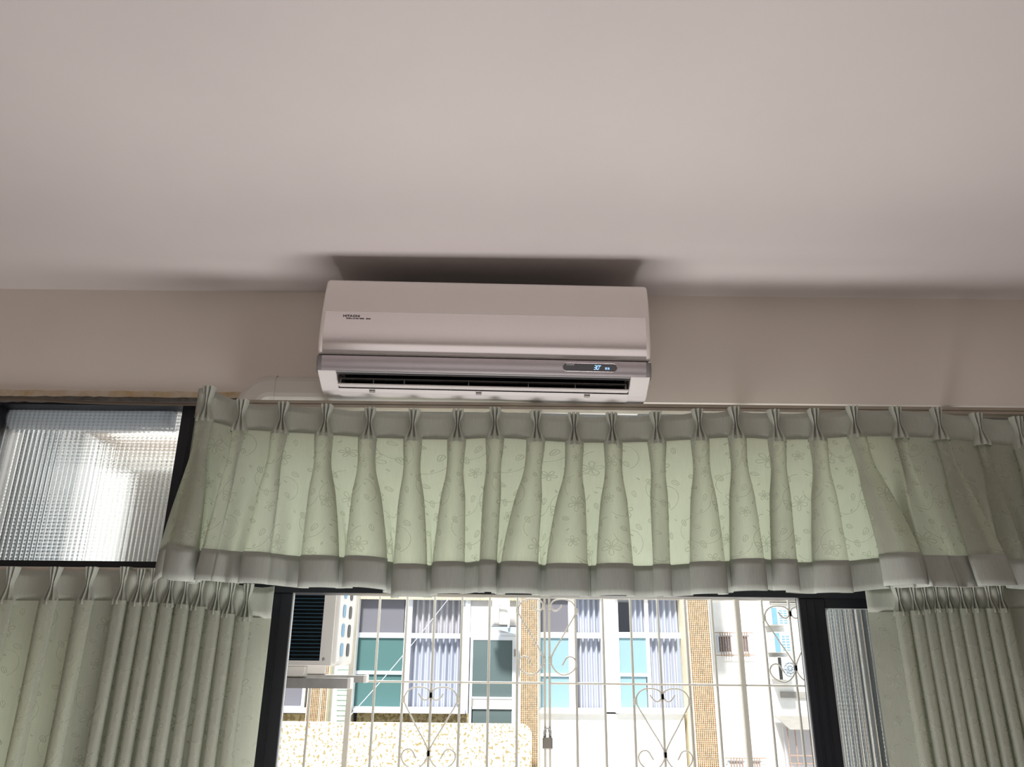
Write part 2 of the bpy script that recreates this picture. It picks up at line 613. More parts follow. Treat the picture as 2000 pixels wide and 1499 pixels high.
bm = bmesh.new()
ring(bm, WIN_X0 - W0.x, WIN_X1 - W0.x, WIN_Z0, WIN_Z1, WIN_X0 + .006 - W0.x, WIN_X1 - .035 - W0.x, WIN_Z0 + .04, WIN_Z1 - .012, FY0, FY1)
mesh_obj('window_frame', bm, 'alu_dark', win)
wbox('transom_bar', WIN_X0 + .006, WIN_X1 - .035, FY0 - 0.012, FY1, BAR_Z0, BAR_Z1, 'alu_dark')
MX = [at(352, 960, .07).x, at(505, 960, .07).x, at(1045, 960, .07).x, at(1652, 960, .07).x]
for x in MX:
    wbox('mullion', x - .012, x + .012, FY0, FY1, BAR_Z1, WIN_Z1 - .012, 'alu_dark')
# upper lights: pressed glass on the left, unseen boards added to dim the valance ends, glass over the opening
def pane(name, x0, x1, z0, z1, mat, y=0.07, t=0.005, parent=None):
    return wbox(name, x0, x1, y - t / 2, y + t / 2, z0, z1, mat, parent)
pane('glass_pane', WIN_X0 + .006, MX[0] - .012, BAR_Z1, WIN_Z1 - .012, 'pressed')
pane('shading_board', MX[0] + .012, MX[1] - .012, BAR_Z1, WIN_Z1 - .012, 'board', t=0.012)
pane('glass_pane', MX[1] + .012, MX[2] - .012, BAR_Z1, WIN_Z1 - .012, 'clear')
pane('glass_pane', MX[2] + .012, MX[3] - .012, BAR_Z1, WIN_Z1 - .012, 'clear')
pane('shading_board', MX[3] + .012, WIN_X1 - .035, BAR_Z1, WIN_Z1 - .012, 'board', t=0.012)

# lower lights: dark left sash, open middle, dark right sash with pressed glass
LZ0 = WIN_Z0 + .04
SL1 = at(571, 1165, FY0).x
SL0 = at(512, 1165, FY0).x
SR0 = at(1560, 1165, FY0).x
SR1 = at(1612, 1187, FY0).x


def sash(x0, x1, sx0, sx1, y0, y1, ztop, gmat):
    s = wbox('sash', x0, sx0, y0, y1, LZ0, BAR_Z0, 'alu_dark', bv=0.002)          # first stile carries the sash
    wbox('stile', sx1, x1, y0, y1, LZ0, BAR_Z0, 'alu_dark', s, 0.002)
    wbox('top_rail', sx0, sx1, y0, y1, ztop, BAR_Z0, 'alu_dark', s)
    wbox('bottom_rail', sx0, sx1, y0, y1, LZ0, LZ0 + .06, 'alu_dark', s)
    ym = (y0 + y1) / 2
    pane('glass', sx0, sx1, LZ0 + .06, ztop, gmat, ym, 0.005, s)
    # rounded bead around the glass
    r = 0.012
    pts = []
    for cx, cz, a0 in ((sx1 - r, ztop - r, 0), (sx0 + r, ztop - r, 90), (sx0 + r, LZ0 + .06 + r, 180), (sx1 - r, LZ0 + .06 + r, 270)):
        for k in range(6):
            a = math.radians(a0 + k * 18)
            pts.append((cx + r * math.cos(a) - W0.x, y0 + 0.002, cz + r * math.sin(a)))
    tubeo('glazing_bead', pts, 0.0022, 'gasket', s, 6, closed=True)
    return s


GT = at(1650, 1189, FY0).z
sash(SR0, WIN_X1 - .035, SR1, WIN_X1 - .085, FY0, FY0 + .028, GT, 'pressed')
xm = at(236, 1300, FY0).x
sash(xm - .05, SL1, xm, SL0, FY0, FY0 + .028, GT, 'pressed')
sash(WIN_X0 + .006, xm + .01, WIN_X0 + .05, xm - .04, FY0 + .032, FY0 + .060, GT, 'clear')
for px, yy in ((529, FY0), (548, FY0), (1574, FY0), (1590, FY0)):
    x = at(px, 1165, yy).x
    wbox('sash_groove_bead', x - .0012, x + .0012, yy - .003, yy, LZ0, BAR_Z0 - .005, 'alu_dark')
wbox('silver_edge_strip', SL1, SL1 + .003, FY0 + .004, FY0 + .012, LZ0, BAR_Z0, 'gasket')
wbox('silver_edge_strip', SR0 - .003, SR0, FY0 + .004, FY0 + .012, LZ0, BAR_Z0, 'gasket')

# ---------------------------------------------------------------- rails and cable
RY = -0.128
RZ1, RZ0 = at(1000, 788, RY).z, at(1000, 801, RY).z
rx0, rx1 = at(425, 792, RY).x, 1.78
rail = tag(empty('curtain_rail', ((rx0 + rx1) / 2, RY, RZ0)), 'long brown-grey metal curtain rail running under the air conditioner, above the valance', 'curtain rail')
bm = bmesh.new()
hx = (rx1 - rx0) / 2
rh = RZ1 - RZ0
prism(bm, [(-.006, 0), (-.006, rh * .4), (-.0035, rh * .48), (-.006, rh * .56), (-.006, rh), (.022, rh), (.022, 0)], -hx, hx)
mesh_obj('track', bm, 'rail', rail)
boxo('end_cap', -hx - .006, -hx, -.008, .024, -.002, rh + .002, 'track', rail, .002)
for k in range(5):
    x = -hx + .25 + k * (2 * hx - .4) / 4
    bm = bmesh.new()
    box(bm, x - .012, x + .012, .022, -RY - 0.0, .004, .010)
    mesh_obj('bracket', bm, 'track', rail)
CYL = -0.058
cz = at(300, 1109, CYL).z
for nm, a, b, lab in (('curtain_track', WIN_X0 - .12, at(560, 1120, CYL).x, 'slim cream curtain track above the left long curtain'),
                      ('curtain_track', at(1660, 1150, CYL).x, WIN_X1 + .1, 'slim cream curtain track above the right long curtain')):
    t = boxo(nm, a, b, CYL + .008, CYL + .024, cz - .012, cz, 'track', bv=.002)
    tag(t, lab, 'curtain rail')
pts = [(at(px, py, -0.012).x, -0.012, at(px, py, -0.012).z) for px, py in ((-60, 778), (60, 781), (160, 786), (280, 789), (380, 790), (450, 787), (520, 788), (640, 790))]
tag(tubeo('cable', crom(pts, 5), 0.0042, 'cable'), 'dark brown cable running along the top of the window frame', 'cable')

# ---------------------------------------------------------------- cloth
def ease(t): return t * t * (3 - 2 * t)


class Drape:
    """A pleated hanging: pleats pinched at the header, folds that open towards the hem."""

    def __init__(self, pleats, zt, zh, zb, Y0, start, end, rows=26, spans=3, flow=None):
        # pleats: dict(x, w0, w1, d0, d1, t0, t1, sk, b, xb)
        self.pl = pleats
        self.V = [i / rows for i in range(rows + 1)]
        self.P = []
        for v in self.V:
            e = ease(min(1, v * 1.05)) ** 0.85
            C = []
            (sx0, sy0, sx1, sy1) = start
            C.append((lerp(sx0, sx1, e), Y0 + lerp(sy0, sy1, e), 0.0))
            n = len(pleats)
            prev_x = None
            for i, p in enumerate(pleats):
                xc = lerp(p['x'], p.get('xb', p['x']), e)
                w, d, t = lerp(p['w0'], p['w1'], e), lerp(p['d0'], p['d1'], e), lerp(p['t0'], p['t1'], e)
                neck = 1 - .20 * math.sin(math.pi * min(1, v / .42)) ** 2
                w, t = w * neck, t * neck
                sk = p.get('sk', 0) * e
                yb = Y0 - p.get('b', 0) * v ** 1.4
                m = 0.4 * w
                if prev_x is not None:
                    a, b = prev_x, xc - t - m
                    yy = (prev_y + yb) / 2
                    rp = p.get('rip', 0.0) * e
                    C.append((lerp(a, b, .35), yy + rp, i - .6))
                    C.append((lerp(a, b, .68), yy + rp * .6, i - .4))
                C += [(xc - t - m, yb, i - .25), (xc - t, yb - .14 * d, i - .18), (xc - w + .4 * sk, yb - .5 * d, i - .1),
                      (xc - .6 * w + sk, yb - .92 * d, i - .05), (xc + sk, yb - d, i), (xc + .6 * w + sk, yb - .92 * d, i + .05),
                      (xc + w + .4 * sk, yb - .5 * d, i + .1), (xc + t, yb - .14 * d, i + .18), (xc + t + m, yb, i + .25)]
                prev_x, prev_y = xc + t + m, yb
            (ex0, ey0, ex1, ey1) = end
            C.append((lerp(ex0, ex1, e), Y0 + lerp(ey0, ey1, e), n - 1 + .8))
            row = []
            for x, y, s in crom(C, spans):
                z = lerp(zh(s, x), zb(s, x), v)
                if flow:
                    dx, dy = flow(x, z, v, s)
                    x += dx
                    y += dy
                row.append(Vector((x, y, z)))
            self.P.append(row)
        # cloth length along the middle of the hanging
        k = int(rows * .45)
        self.u = [0.0]
        for a, b in zip(self.P[k], self.P[k][1:]):
            self.u.append(self.u[-1] + math.hypot(b.x - a.x, b.y - a.y))
        self.h = [self.P[0][c].z - self.P[-1][c].z for c in range(len(self.u))]

    def point(self, u, v):
        """Point and normal of the cloth at length u and height fraction v."""
        U = self.u
        lo, hi = 0, len(U) - 1
        u = min(max(u, 0), U[-1] - 1e-6)
        while hi - lo > 1:
            m = (lo + hi) // 2
            if U[m] <= u: lo = m
            else: hi = m
        f = (u - U[lo]) / max(1e-9, U[lo + 1] - U[lo])
        r = min(max(v, 0), .99999) * (len(self.V) - 1)
        k = int(r)
        g = r - k
        a, b, c, d = self.P[k][lo], self.P[k][lo + 1], self.P[k + 1][lo], self.P[k + 1][lo + 1]
        p = a.lerp(b, f).lerp(c.lerp(d, f), g)
        nrm = (b - a + d - c).cross(a - c + b - d)
        nrm = nrm.normalized() if nrm.length > 1e-12 else Vector((0, -1, 0))
        return p, nrm


def motif_lines():
    """One repeat of the woven figure: flowers, leaves and trailing stems, in metres."""
    L = []

    def flower(cx, cy, r, a0):
        for k in range(5):
            a = a0 + k * 2 * math.pi / 5
            pts = []
            for j in range(9):
                t = j / 8 * 2 * math.pi
                px = r * .58 + r * .42 * math.cos(t)
                py = r * .30 * math.sin(t) * (0.75 + 0.25 * math.cos(t))
                pts.append((cx + px * math.cos(a) - py * math.sin(a), cy + px * math.sin(a) + py * math.cos(a)))
            L.append((pts, .0009))
        for k in range(3):
            a = k * 2.1
            pts = [(cx + r * .12 * math.cos(a) + r * .08 * math.cos(j * 1.05), cy + r * .12 * math.sin(a) + r * .08 * math.sin(j * 1.05)) for j in range(7)]
            L.append((pts, .0008))

    def leaf(cx, cy, l, a):
        pts = []
        for j in range(11):
            t = j / 10 * 2 * math.pi
            px, py = l * .5 * math.cos(t), l * .26 * math.sin(t) * (1 - .35 * math.cos(t))
            pts.append((cx + px * math.cos(a) - py * math.sin(a), cy + px * math.sin(a) + py * math.cos(a)))
        L.append((pts, .0009))
        L.append(([(cx - l * .4 * math.cos(a), cy - l * .4 * math.sin(a)), (cx + l * .3 * math.cos(a), cy + l * .3 * math.sin(a))], .0008))

    def small(cx, cy, l, a):
        L.append(([(cx + l * k * math.cos(a), cy + l * k * math.sin(a)) for k in (-.5, -.17, .17, .5)], .0016))

    def arc(cx, cy, r, a0, a1, n=14):
        L.append(([(cx + r * math.cos(lerp(a0, a1, k / n)), cy + r * math.sin(lerp(a0, a1, k / n))) for k in range(n + 1)], .0007))
    flower(.035, .150, .019, .3)
    flower(.112, .062, .017, 1.0)
    flower(.085, .180, .012, .2)
    flower(.030, .040, .012, .8)
    for x, y, l, a in ((.070, .150, .017, 1.2), (.060, .110, .015, .5), (.090, .125, .018, 2.2), (.125, .150, .015, 1.0), (.140, .100, .017, .6),
                       (.080, .045, .016, 1.9), (.055, .020, .015, .4), (.135, .025, .015, 1.3), (.010, .095, .016, 1.0), (.015, .185, .014, .3)):
        leaf(x, y, l, a)
    for x, y, l, a in ((.055, .172, .007, .8), (.105, .160, .007, 2.0), (.045, .085, .007, .7), (.120, .118, .007, .5), (.100, .020, .008, .9), (.020, .015, .007, 2.4), (.145, .185, .007, .8), (.070, .075, .007, 2.2)):
        small(x, y, l, a)
    arc(.075, .112, .036, .3, 2.9)
    arc(.120, .135, .028, -1.6, 1.2)
    arc(.060, .050, .032, .1, 2.4)
    arc(.125, .050, .030, 1.7, 4.4)
    arc(.030, .110, .026, 2.2, 4.6)
    return L


MOTIF = motif_lines()
MW, MH = .155, .195


def weave_part(dr, v0, v1, parent, zmin=None):
    verts, faces, uvs = [], [], []
    U = dr.u[-1]
    h = sum(dr.h) / len(dr.h)
    for a in range(int(U / MW) + 1):
        off = (a % 2) * MH * .5
        for b in range(-1, int(h * v1 / MH) + 2):
            for pts, hw in MOTIF:
                q = [(a * MW + x, b * MH + off + y) for x, y in pts]
                if any(not (0.002 < x < U - .002) for x, y in q) or any(not (v0 * h + .003 < y < v1 * h - .003) for x, y in q):
                    continue
                base = len(verts)
                for k, (x, y) in enumerate(q):
                    x0, y0 = q[max(k - 1, 0)]
                    x1, y1 = q[min(k + 1, len(q) - 1)]
                    tx, ty = x1 - x0, y1 - y0
                    n = math.hypot(tx, ty) or 1
                    ox, oy = -ty / n * hw, tx / n * hw
                    for s in (-1, 1):
                        p, nm = dr.point(x + s * ox, (y + s * oy) / h)
                        if nm.y > 0: nm = -nm
                        # keep to the room side of the cloth as it turns
                        verts.append(p + nm * .0006)
                        uvs.append((x, y))
                    if k:
                        i = base + 2 * k
                        faces.append((i - 2, i - 1, i + 1, i))
    me = bpy.data.meshes.new('woven_flowers')
    me.from_pydata([tuple(v) for v in verts], [], faces)
    lay = me.uv_layers.new(name='UVMap')
    for l in me.loops:
        lay.data[l.index].uv = uvs[l.vertex_index]
    me.materials.append(MT['cloth_weave'])
    o = bpy.data.objects.new('woven_flowers', me)
    COL.objects.link(o)
    o.parent = parent
    o['kind'] = 'stuff'
    return o


def pinch(x, y, z1, z0, wt, wm, wb, dp, parent, lean=0.0, turn=0.0):
    """A three-finger pinch pleat: fans out above and below the stitch."""
    rows = 11
    P, uv = [], []
    for r in range(rows):
        v = r / (rows - 1)
        if v < .48:
            w = lerp(wt, wm, ease(v / .48))
            d = lerp(dp, dp * .72, v / .48)
        else:
            w = lerp(wm, wb, ease((v - .48) / .52) ** .8)
            d = lerp(dp * .72, dp * 1.25, ease((v - .48) / .52))
        row, ur = [], []
        for k in range(25):
            t = k / 24
            ph = t * 3 * math.pi
            lobe = abs(math.sin(ph)) ** .6
            if v > .8: lobe = lerp(lobe, .55 + .45 * abs(math.sin(math.pi * t)) ** .4 if 0.02 < t < .98 else lobe, (v - .8) / .2 * .7)
            fx = (t * 2 - 1) * w
            side = 1.0 if abs(t - .5) < .17 else .86
            row.append(Vector((x + fx + lean * v + turn * lobe * d, y + .001 - d * lobe * side, lerp(z1, z0, v))))
            ur.append((t * .08, v * .07))
        P.append(row)
        uv.append(ur)
    return grid_obj('pinch_pleat', P, 'cloth_heavy', parent, uv)


def hang(root, dr, zt, hem_v, header_pl, Y0, start_x, end_x, zh, dp=.016, wt=.0145, wm=.006, wb=.020, weave=True):
    uv = [[(dr.u[c], -(1 - v) * .4) for c in range(len(dr.u))] for v in dr.V]
    k = max(i for i, v in enumerate(dr.V) if v <= hem_v)
    grid_obj('curtain_body', dr.P[:k + 1], 'cloth', root, uv[:k + 1])
    if hem_v < 1:
        grid_obj('hem', dr.P[k:], 'cloth_hem', root, uv[k:], solid=.0024)
    # flat header band between the pleats
    P0, P1, u0 = [], [], []
    xs = [start_x] + [p['x'] for p in header_pl] + [end_x]
    n = 0
    for i in range(len(xs) - 1):
        for j in range(4 if i < len(xs) - 2 else 5):
            t = j / 4
            x = lerp(xs[i], xs[i + 1], t)
            s = i - 1 + t
            gapw = xs[i + 1] - xs[i]
            bow = (.006 if gapw > .05 else -.016) * math.sin(math.pi * t)
            P0.append(Vector((x, Y0 + .001 + bow, zt(s, x) - .003 * math.sin(math.pi * t))))
            P1.append(Vector((x, Y0 + .001 + bow * .5, zh(s, x) - .001)))
            u0.append(x)
    rows = [[P0[c].lerp(P1[c], r / 4) for c in range(len(P0))] for r in range(5)]
    grid_obj('header_band', rows, 'cloth_heavy', root, [[(u, -r * .015) for u in u0] for r in range(5)], solid=.002)
    for i, p in enumerate(header_pl):
        x = p['x']
        pinch(x, Y0, zt(i, x) + .004, zh(i, x) - .009, wt * p.get('ps', 1), wm * p.get('ps', 1), max(wb * p.get('ps', 1), p['w0'] * .9), dp, root,
              lean=rnd.uniform(-.002, .002), turn=rnd.uniform(-.15, .15))
    if weave:
        weave_part(dr, .0, hem_v, root)


def interp(tab):
    def f(s):
        if s <= tab[0][0]: return tab[0][1]
        for (a, va), (b, vb) in zip(tab, tab[1:]):
            if s <= b: return lerp(va, vb, (s - a) / (b - a))
        return tab[-1][1]
    return f


# --- the valance
VY = -0.150
VTOP = [(405, 760), (470, 786), (549, 791), (636, 796), (720, 802), (808, 805), (893, 806), (967, 802), (1046, 807), (1121, 812), (1196, 812),
        (1281, 810), (1364, 805), (1436, 801), (1513, 806), (1593, 805), (1669, 799), (1754, 800), (1834, 803), (1912, 813), (1990, 820), (2070, 826)]
vx = [at(a, b + 40, VY).x for a, b in VTOP]
vzt = interp([(-1, at(385, 760, VY).z)] + [(i, at(a, b, VY).z) for i, (a, b) in enumerate(VTOP)])
vzh = interp([(-1, at(375, 816, VY).z)] + [(i, at(a, b + (60 if i == 0 else 53), VY).z) for i, (a, b) in enumerate(VTOP)])
VBOT = [(-1, 340, 1112), (-.15, 340, 1113), (0, 400, 1140), (1, 440, 1138), (2, 520, 1142), (3, 610, 1150), (3.5, 650, 1146), (4, 700, 1150), (4.5, 740, 1168), (5, 790, 1168),
        (6, 880, 1162), (6.5, 920, 1156), (7, 960, 1158), (8, 1040, 1162), (9, 1115, 1166), (10, 1195, 1165), (11, 1285, 1166), (12, 1370, 1162), (13, 1450, 1156),
        (13.5, 1490, 1148), (14, 1530, 1156), (15, 1610, 1160), (15.7, 1680, 1150), (16, 1720, 1146), (17, 1790, 1152), (18, 1890, 1150), (18.5, 1950, 1142), (19, 1970, 1152), (20, 2050, 1152), (22, 2200, 1155)]
vzb = interp([(s, at(a, b, VY - .02).z) for s, a, b in VBOT])
pl = []
for i, x in enumerate(vx):
    out = (x - .05) / 1.0
    p = dict(x=x, w0=.022, w1=.040, d0=.018, d1=.046 + .014 * rnd.random(), t0=.010, t1=.026,
             sk=.014 * max(-1, min(1, out * 1.8)), rip=.004, xb=x + .012 * out)
    pl.append(p)
# where each fold ends at the hem, and how wide it opens
for i, (px, w) in {3: (626, .042), 4: (716, .048), 5: (802, .038), 6: (876, .036), 7: (953, .019), 8: (1013, .042), 9: (1106, .047), 10: (1200, .041), 11: (1292, .018),
                   12: (1381, .039), 13: (1459, .037), 14: (1530, .026), 15: (1622, .038), 20: (2060, .03), 21: (2140, .03)}.items():
    pl[i].update(xb=at(px, 1130, VY - .03).x, w1=w, t1=w * (.72 if w > .03 else .45), d1=.030 + w * .55)
pl[0].update(w0=.020, w1=.034, d0=.018, d1=.075, t1=.008, sk=-.004, xb=vx[0] + .012)
pl[1].update(w0=.016, w1=.012, d0=.012, d1=.008, t1=.012, b=.060)
pl[2].update(w0=.020, w1=.026, d0=.018, d1=.022, b=.030)
pl[16].update(w0=.022, w1=.040, d0=.020, d1=.085, t1=.006, b=.0, sk=.020, xb=at(1757, 1130, VY - .05).x)
pl[17].update(w0=.012, w1=.014, d0=.012, d1=.006, b=.082, xb=at(1830, 1130, VY - .05).x)
pl[18].update(w0=.016, w1=.038, d0=.014, d1=.030, t1=.006, b=.070, xb=at(1922, 1130, VY - .06).x, sk=.02)
pl[19].update(w0=.012, w1=.012, d0=.012, d1=.010, xb=at(1990, 1130, VY).x)
fl_b = at(303, 1112, VY)
valance = tag(empty('curtain_valance', (0, 0, 0)), 'short pale green pinch-pleated valance with woven flowers, spanning the window below the air conditioner', 'curtain')
vdr = Drape(pl, vzt, lambda s, x: vzh(s), lambda s, x: vzb(s), VY,
            (at(388, 820, VY).x, 0.004, fl_b.x, 0.0), (vx[-1] + .06, 0, vx[-1] + .08, 0), rows=26, spans=3)
hang(valance, vdr, lambda s, x: vzt(s), .815, pl, VY, at(384, 790, VY).x, vx[-1] + .06, lambda s, x: vzh(s), dp=.020)

# --- the two long curtains
def long_curtain(root, tops, yt, hdr, start, end, hem=1.0, zbot=.35, wide=None):
    xs = [at(a, b, CYL).x for a, b in tops]
    zt_ = interp([(i, at(a, b - 18, CYL).z) for i, (a, b) in enumerate(tops)])
    zh_ = interp([(i, at(a, b - 18 + hdr, CYL).z) for i, (a, b) in enumerate(tops)])
    pls = []
    for i, x in enumerate(xs):
        gap = min(abs(x - xs[j]) for j in (i - 1, i + 1) if 0 <= j < len(xs))
        g = min(1, gap / .085)
        p = dict(x=x, w0=lerp(.013, .021, g), w1=lerp(.0165, .030, g) * rnd.uniform(.92, 1.1), d0=.019, d1=lerp(.060, .048, g) * rnd.uniform(.85, 1.15),
                 t0=.007, t1=lerp(.006, .016, g), sk=.006 * (-1 if x < 0 else 1) + rnd.uniform(-.003, .003), rip=.004 * g, ps=lerp(.75, 1, g),
                 xb=x + rnd.uniform(-.004, .004) + (wide(x) if wide else 0))
        pls.append(p)
    dr = Drape(pls, zt_, lambda s, x: zh_(s), lambda s, x: zbot, CYL, start, end, rows=30, spans=3)
    hang(root, dr, lambda s, x: zt_(s), hem, pls, CYL, start[0], end[0], lambda s, x: zh_(s), dp=.018)


lc = tag(empty('long_curtain', (0, 0, 0)), 'long pale green pleated curtain bunched at the left of the open window, woven flowers glowing', 'curtain')
LT = [(-225, 1124), (-140, 1126), (-58, 1128), (25, 1130), (108, 1130), (178, 1130), (246, 1130), (277, 1134), (306, 1134), (336, 1136), (367, 1138), (397, 1142), (428, 1150), (455, 1156), (484, 1163)]
ex = at(533, 1170, CYL).x
long_curtain(lc, LT, 0, 62, (at(-290, 1130, CYL).x, 0, at(-290, 1130, CYL).x, 0), (ex, .004, ex - .012, .0), zbot=.3)
rc = tag(empty('long_curtain', (0, 0, 0)), 'long grey-green pleated curtain bunched at the right, beside the dark window sash', 'curtain')
RT = [(1752, 1166), (1780, 1164), (1803, 1162), (1826, 1160), (1849, 1160), (1874, 1160), (1899, 1160), (1925, 1160), (1950, 1160), (2035, 1158), (2115, 1156), (2200, 1156), (2290, 1156)]
sx = at(1694, 1180, CYL).x
long_curtain(rc, RT, 0, 48, (sx, .004, sx + .004, .0), (at(2350, 1160, CYL).x, 0, at(2350, 1160, CYL).x, 0), zbot=.3)

# ---------------------------------------------------------------- the air conditioner
AW = 0.392
ac_x = (at(620, 650, -.235).x + at(1271, 655, -.235).x) / 2
ACZ = at(945, 697, -.238).z - 0.0705
ac = tag(empty('air_conditioner', (ac_x, 0, ACZ), (0, 0.0125, 0)), 'white and silver wall air conditioner mounted under the ceiling, blue 30 on its display', 'air conditioner')
# casing with the outlet cut into its lower front
bm = bmesh.new()
prism(bm, [(0, .018), (0, .262), (-.02, .274), (-.185, .277), (-.200, .268), (-.205, .074), (-.13, .070), (-.095, .030), (-.118, .006), (-.09, .002), (-.02, .004)], -AW + .004, AW - .004)
mesh_obj('casing', bm, 'ac_white', ac)
# dark air intake across the top
boxo('intake_well', -AW + .03, AW - .03, -.175, -.03, .272, .2785, 'ac_dark', ac)
for k in range(26):
    x = lerp(-AW + .035, AW - .035, k / 25)
    boxo('intake_slat', x - .0012, x + .0012, -.175, -.03, .2785, .281, 'ac_fin', ac)
# front panel, bowed, with turned-in ends
prof = crom([(-.190, .2765), (-.205, .2755), (-.217, .268), (-.226, .240), (-.234, .200), (-.2378, .165), (-.2395, .138), (-.2392, .118), (-.2372, .101), (-.2338, .087), (-.2305, .0790), (-.2270, .0742), (-.2235, .0725)], 5)


def shell(name, prof, xs, mat, back=.006, par=ac, end_turn=()):
    P = []
    for x, dy in xs:
        P.append([Vector((x, y + dy, z)) for y, z in prof])
    P = [[P[c][r] for c in range(len(P))] for r in range(len(prof))]
    return grid_obj(name, P, mat, par, solid=0.0)


ends = [(-AW + .0005, .045), (-AW, .020), (-AW + .002, .007), (-AW + .006, .002), (-AW + .012, 0), (0, 0), (AW - .012, 0), (AW - .006, .002), (AW - .002, .007), (AW, .020), (AW - .0005, .045)]
shell('front_panel', prof, ends, 'ac_panel')
bm = bmesh.new()
prism(bm, [(-.19, .0722), (-.2270, .0722), (-.2262, .0712), (-.19, .0712)], -AW + .003, AW - .003)
mesh_obj('panel_edge', bm, 'chrome', ac)
# silver printed film on the lower half of the panel
fz = [p for p in prof if .0755 <= p[1] <= .181]
fx = [(-AW + .013, 0), (-.2, 0), (0, 0), (.2, 0), (AW - .013, 0)]
shell('silver_film', [(y - .0005, z) for y, z in fz], fx, 'ac_film')
# silver lower strip with darker ends
sp = crom([(-.2305, .0685), (-.2307, .060), (-.2290, .050), (-.2255, .041), (-.2210, .0350)], 4)
shell('lower_strip', sp, [(-AW + .014, 0), (0, 0), (AW - .014, 0)], 'ac_strip')
for s in (-1, 1):
    shell('strip_end', sp, sorted([(s * (AW - .014), 0), (s * (AW - .005), .001), (s * (AW - .001), .006), (s * AW, .03)]), 'ac_endcap')
bm = bmesh.new()
prism(bm, [(-.19, .069), (-.228, .0692), (-.2205, .0345), (-.217, .0335), (-.19, .036)], -AW + .006, AW - .006)
mesh_obj('strip_backing', bm, 'ac_endcap', ac)
# white cheeks either side of the outlet
OX0, OX1 = -.345, .343
chk = [(-.10, .002), (-.145, .002), (-.165, .006), (-.2215, .0335), (-.2215, .036), (-.19, .04), (-.10, .06)]
for s, a, b in ((-1, -AW + .004, OX0), (1, OX1, AW - .004)):
    bm = bmesh.new()
    prism(bm, chk, a, b)
    bevel(bm, .0015, 1)
    mesh_obj('cheek', bm, 'ac_white', ac)
# the dark outlet
bm = bmesh.new()
prism(bm, [(-.2165, .0335), (-.205, .0335), (-.128, .0665), (-.100, .032), (-.120, .009), (-.122, .006), (-.094, .030), (-.126, .0690), (-.19, .0705), (-.2165, .036)], OX0, OX1)
mesh_obj('outlet_lining', bm, 'ac_dark', ac)
bm = bmesh.new()
prism(bm, [(-.2185, .0345), (-.2165, .0325), (-.2140, .0325), (-.2140, .0350)], OX0 + .001, OX1 - .001)
mesh_obj('outlet_rim', bm, 'ac_vane', ac)
# lower lip
bm = bmesh.new()
prism(bm, [(-.172, .0085), (-.176, .0065), (-.166, .0015), (-.150, -.001), (-.115, .0), (-.115, .005), (-.150, .0065)], OX0, OX1)
mesh_obj('lower_lip', bm, 'ac_white', ac)
for x in (-.265, -.012, .245):
    bm = bmesh.new()
    ring(bm, x - .0065, x + .0065, -.0010, .0065, x - .0062, x + .0062, -.0007, .0062, -.1752, -.1690)
    mesh_obj('latch_seam', bm, 'ac_vane', ac)
# louver: a thin grid of two rails joined by upright vanes
louver = empty('louver', (0, 0, 0)); louver.parent = ac
LA, LB = (-.190, .0265), (-.188, .0085)
bm = bmesh.new(); box(bm, OX0 + .007, OX1 - .006, LA[0] - .0015, LA[0] + .010, LA[1] - .0008, LA[1] + .0008); mesh_obj('upper_rail', bm, 'ac_vane', louver)
bm = bmesh.new(); prism(bm, [(LB[0] - .014, LB[1] - .001), (LB[0] - .014, LB[1] + .0018), (LB[0] + .012, LB[1] + .0045), (LB[0] + .012, LB[1] + .001)], OX0 + .003, OX1 - .003); mesh_obj('lower_rail', bm, 'ac_white', louver)
bm = bmesh.new(); box(bm, OX0 + .005, OX1 - .005, LB[0] - .002, LB[0] + .010, LB[1] + .0045, LB[1] + .0062); mesh_obj('rail_step', bm, 'ac_vane', louver)
for px in (667, 731, 791, 916, 1032, 1123, 1221):
    x = (px - 945.5) / 554 * (OX1 - OX0 - .014)
    bm = bmesh.new()
    hw = .0009 if px not in (667, 1221) else .002
    prism(bm, [(LA[0], LA[1]), (LA[0] + .012, LA[1]), (LB[0] + .010, LB[1] + .003), (LB[0] - .004, LB[1] + .003)], x - hw, x + hw)
    mesh_obj('vane', bm, 'ac_vane', louver)
for k in range(17):
    x = lerp(OX0 + .03, OX1 - .03, k / 16)
    bm = bmesh.new()
    prism(bm, [(-.178, .020), (-.140, .055), (-.120, .035), (-.150, .012)], x - .0006, x + .0006)
    mesh_obj('deflector', bm, 'ac_fin', ac)
# display
dx0, dx1 = (1097 - 945.5) / 826.0, (1202 - 945.5) / 826.0
dzc, dh = .0525, .0096
disp = empty('display', ((dx0 + dx1) / 2, -.2299, dzc), (math.radians(12), 0, 0)); disp.parent = ac


def stadium(w, h, n=10):
    r = h
    pts = []
    for k in range(n + 1):
        a = -math.pi / 2 + math.pi * k / n
        pts.append((w - r + r * math.cos(a), r * math.sin(a)))
    for k in range(n + 1):
        a = math.pi / 2 + math.pi * k / n
        pts.append((-w + r + r * math.cos(a), r * math.sin(a)))
    return pts


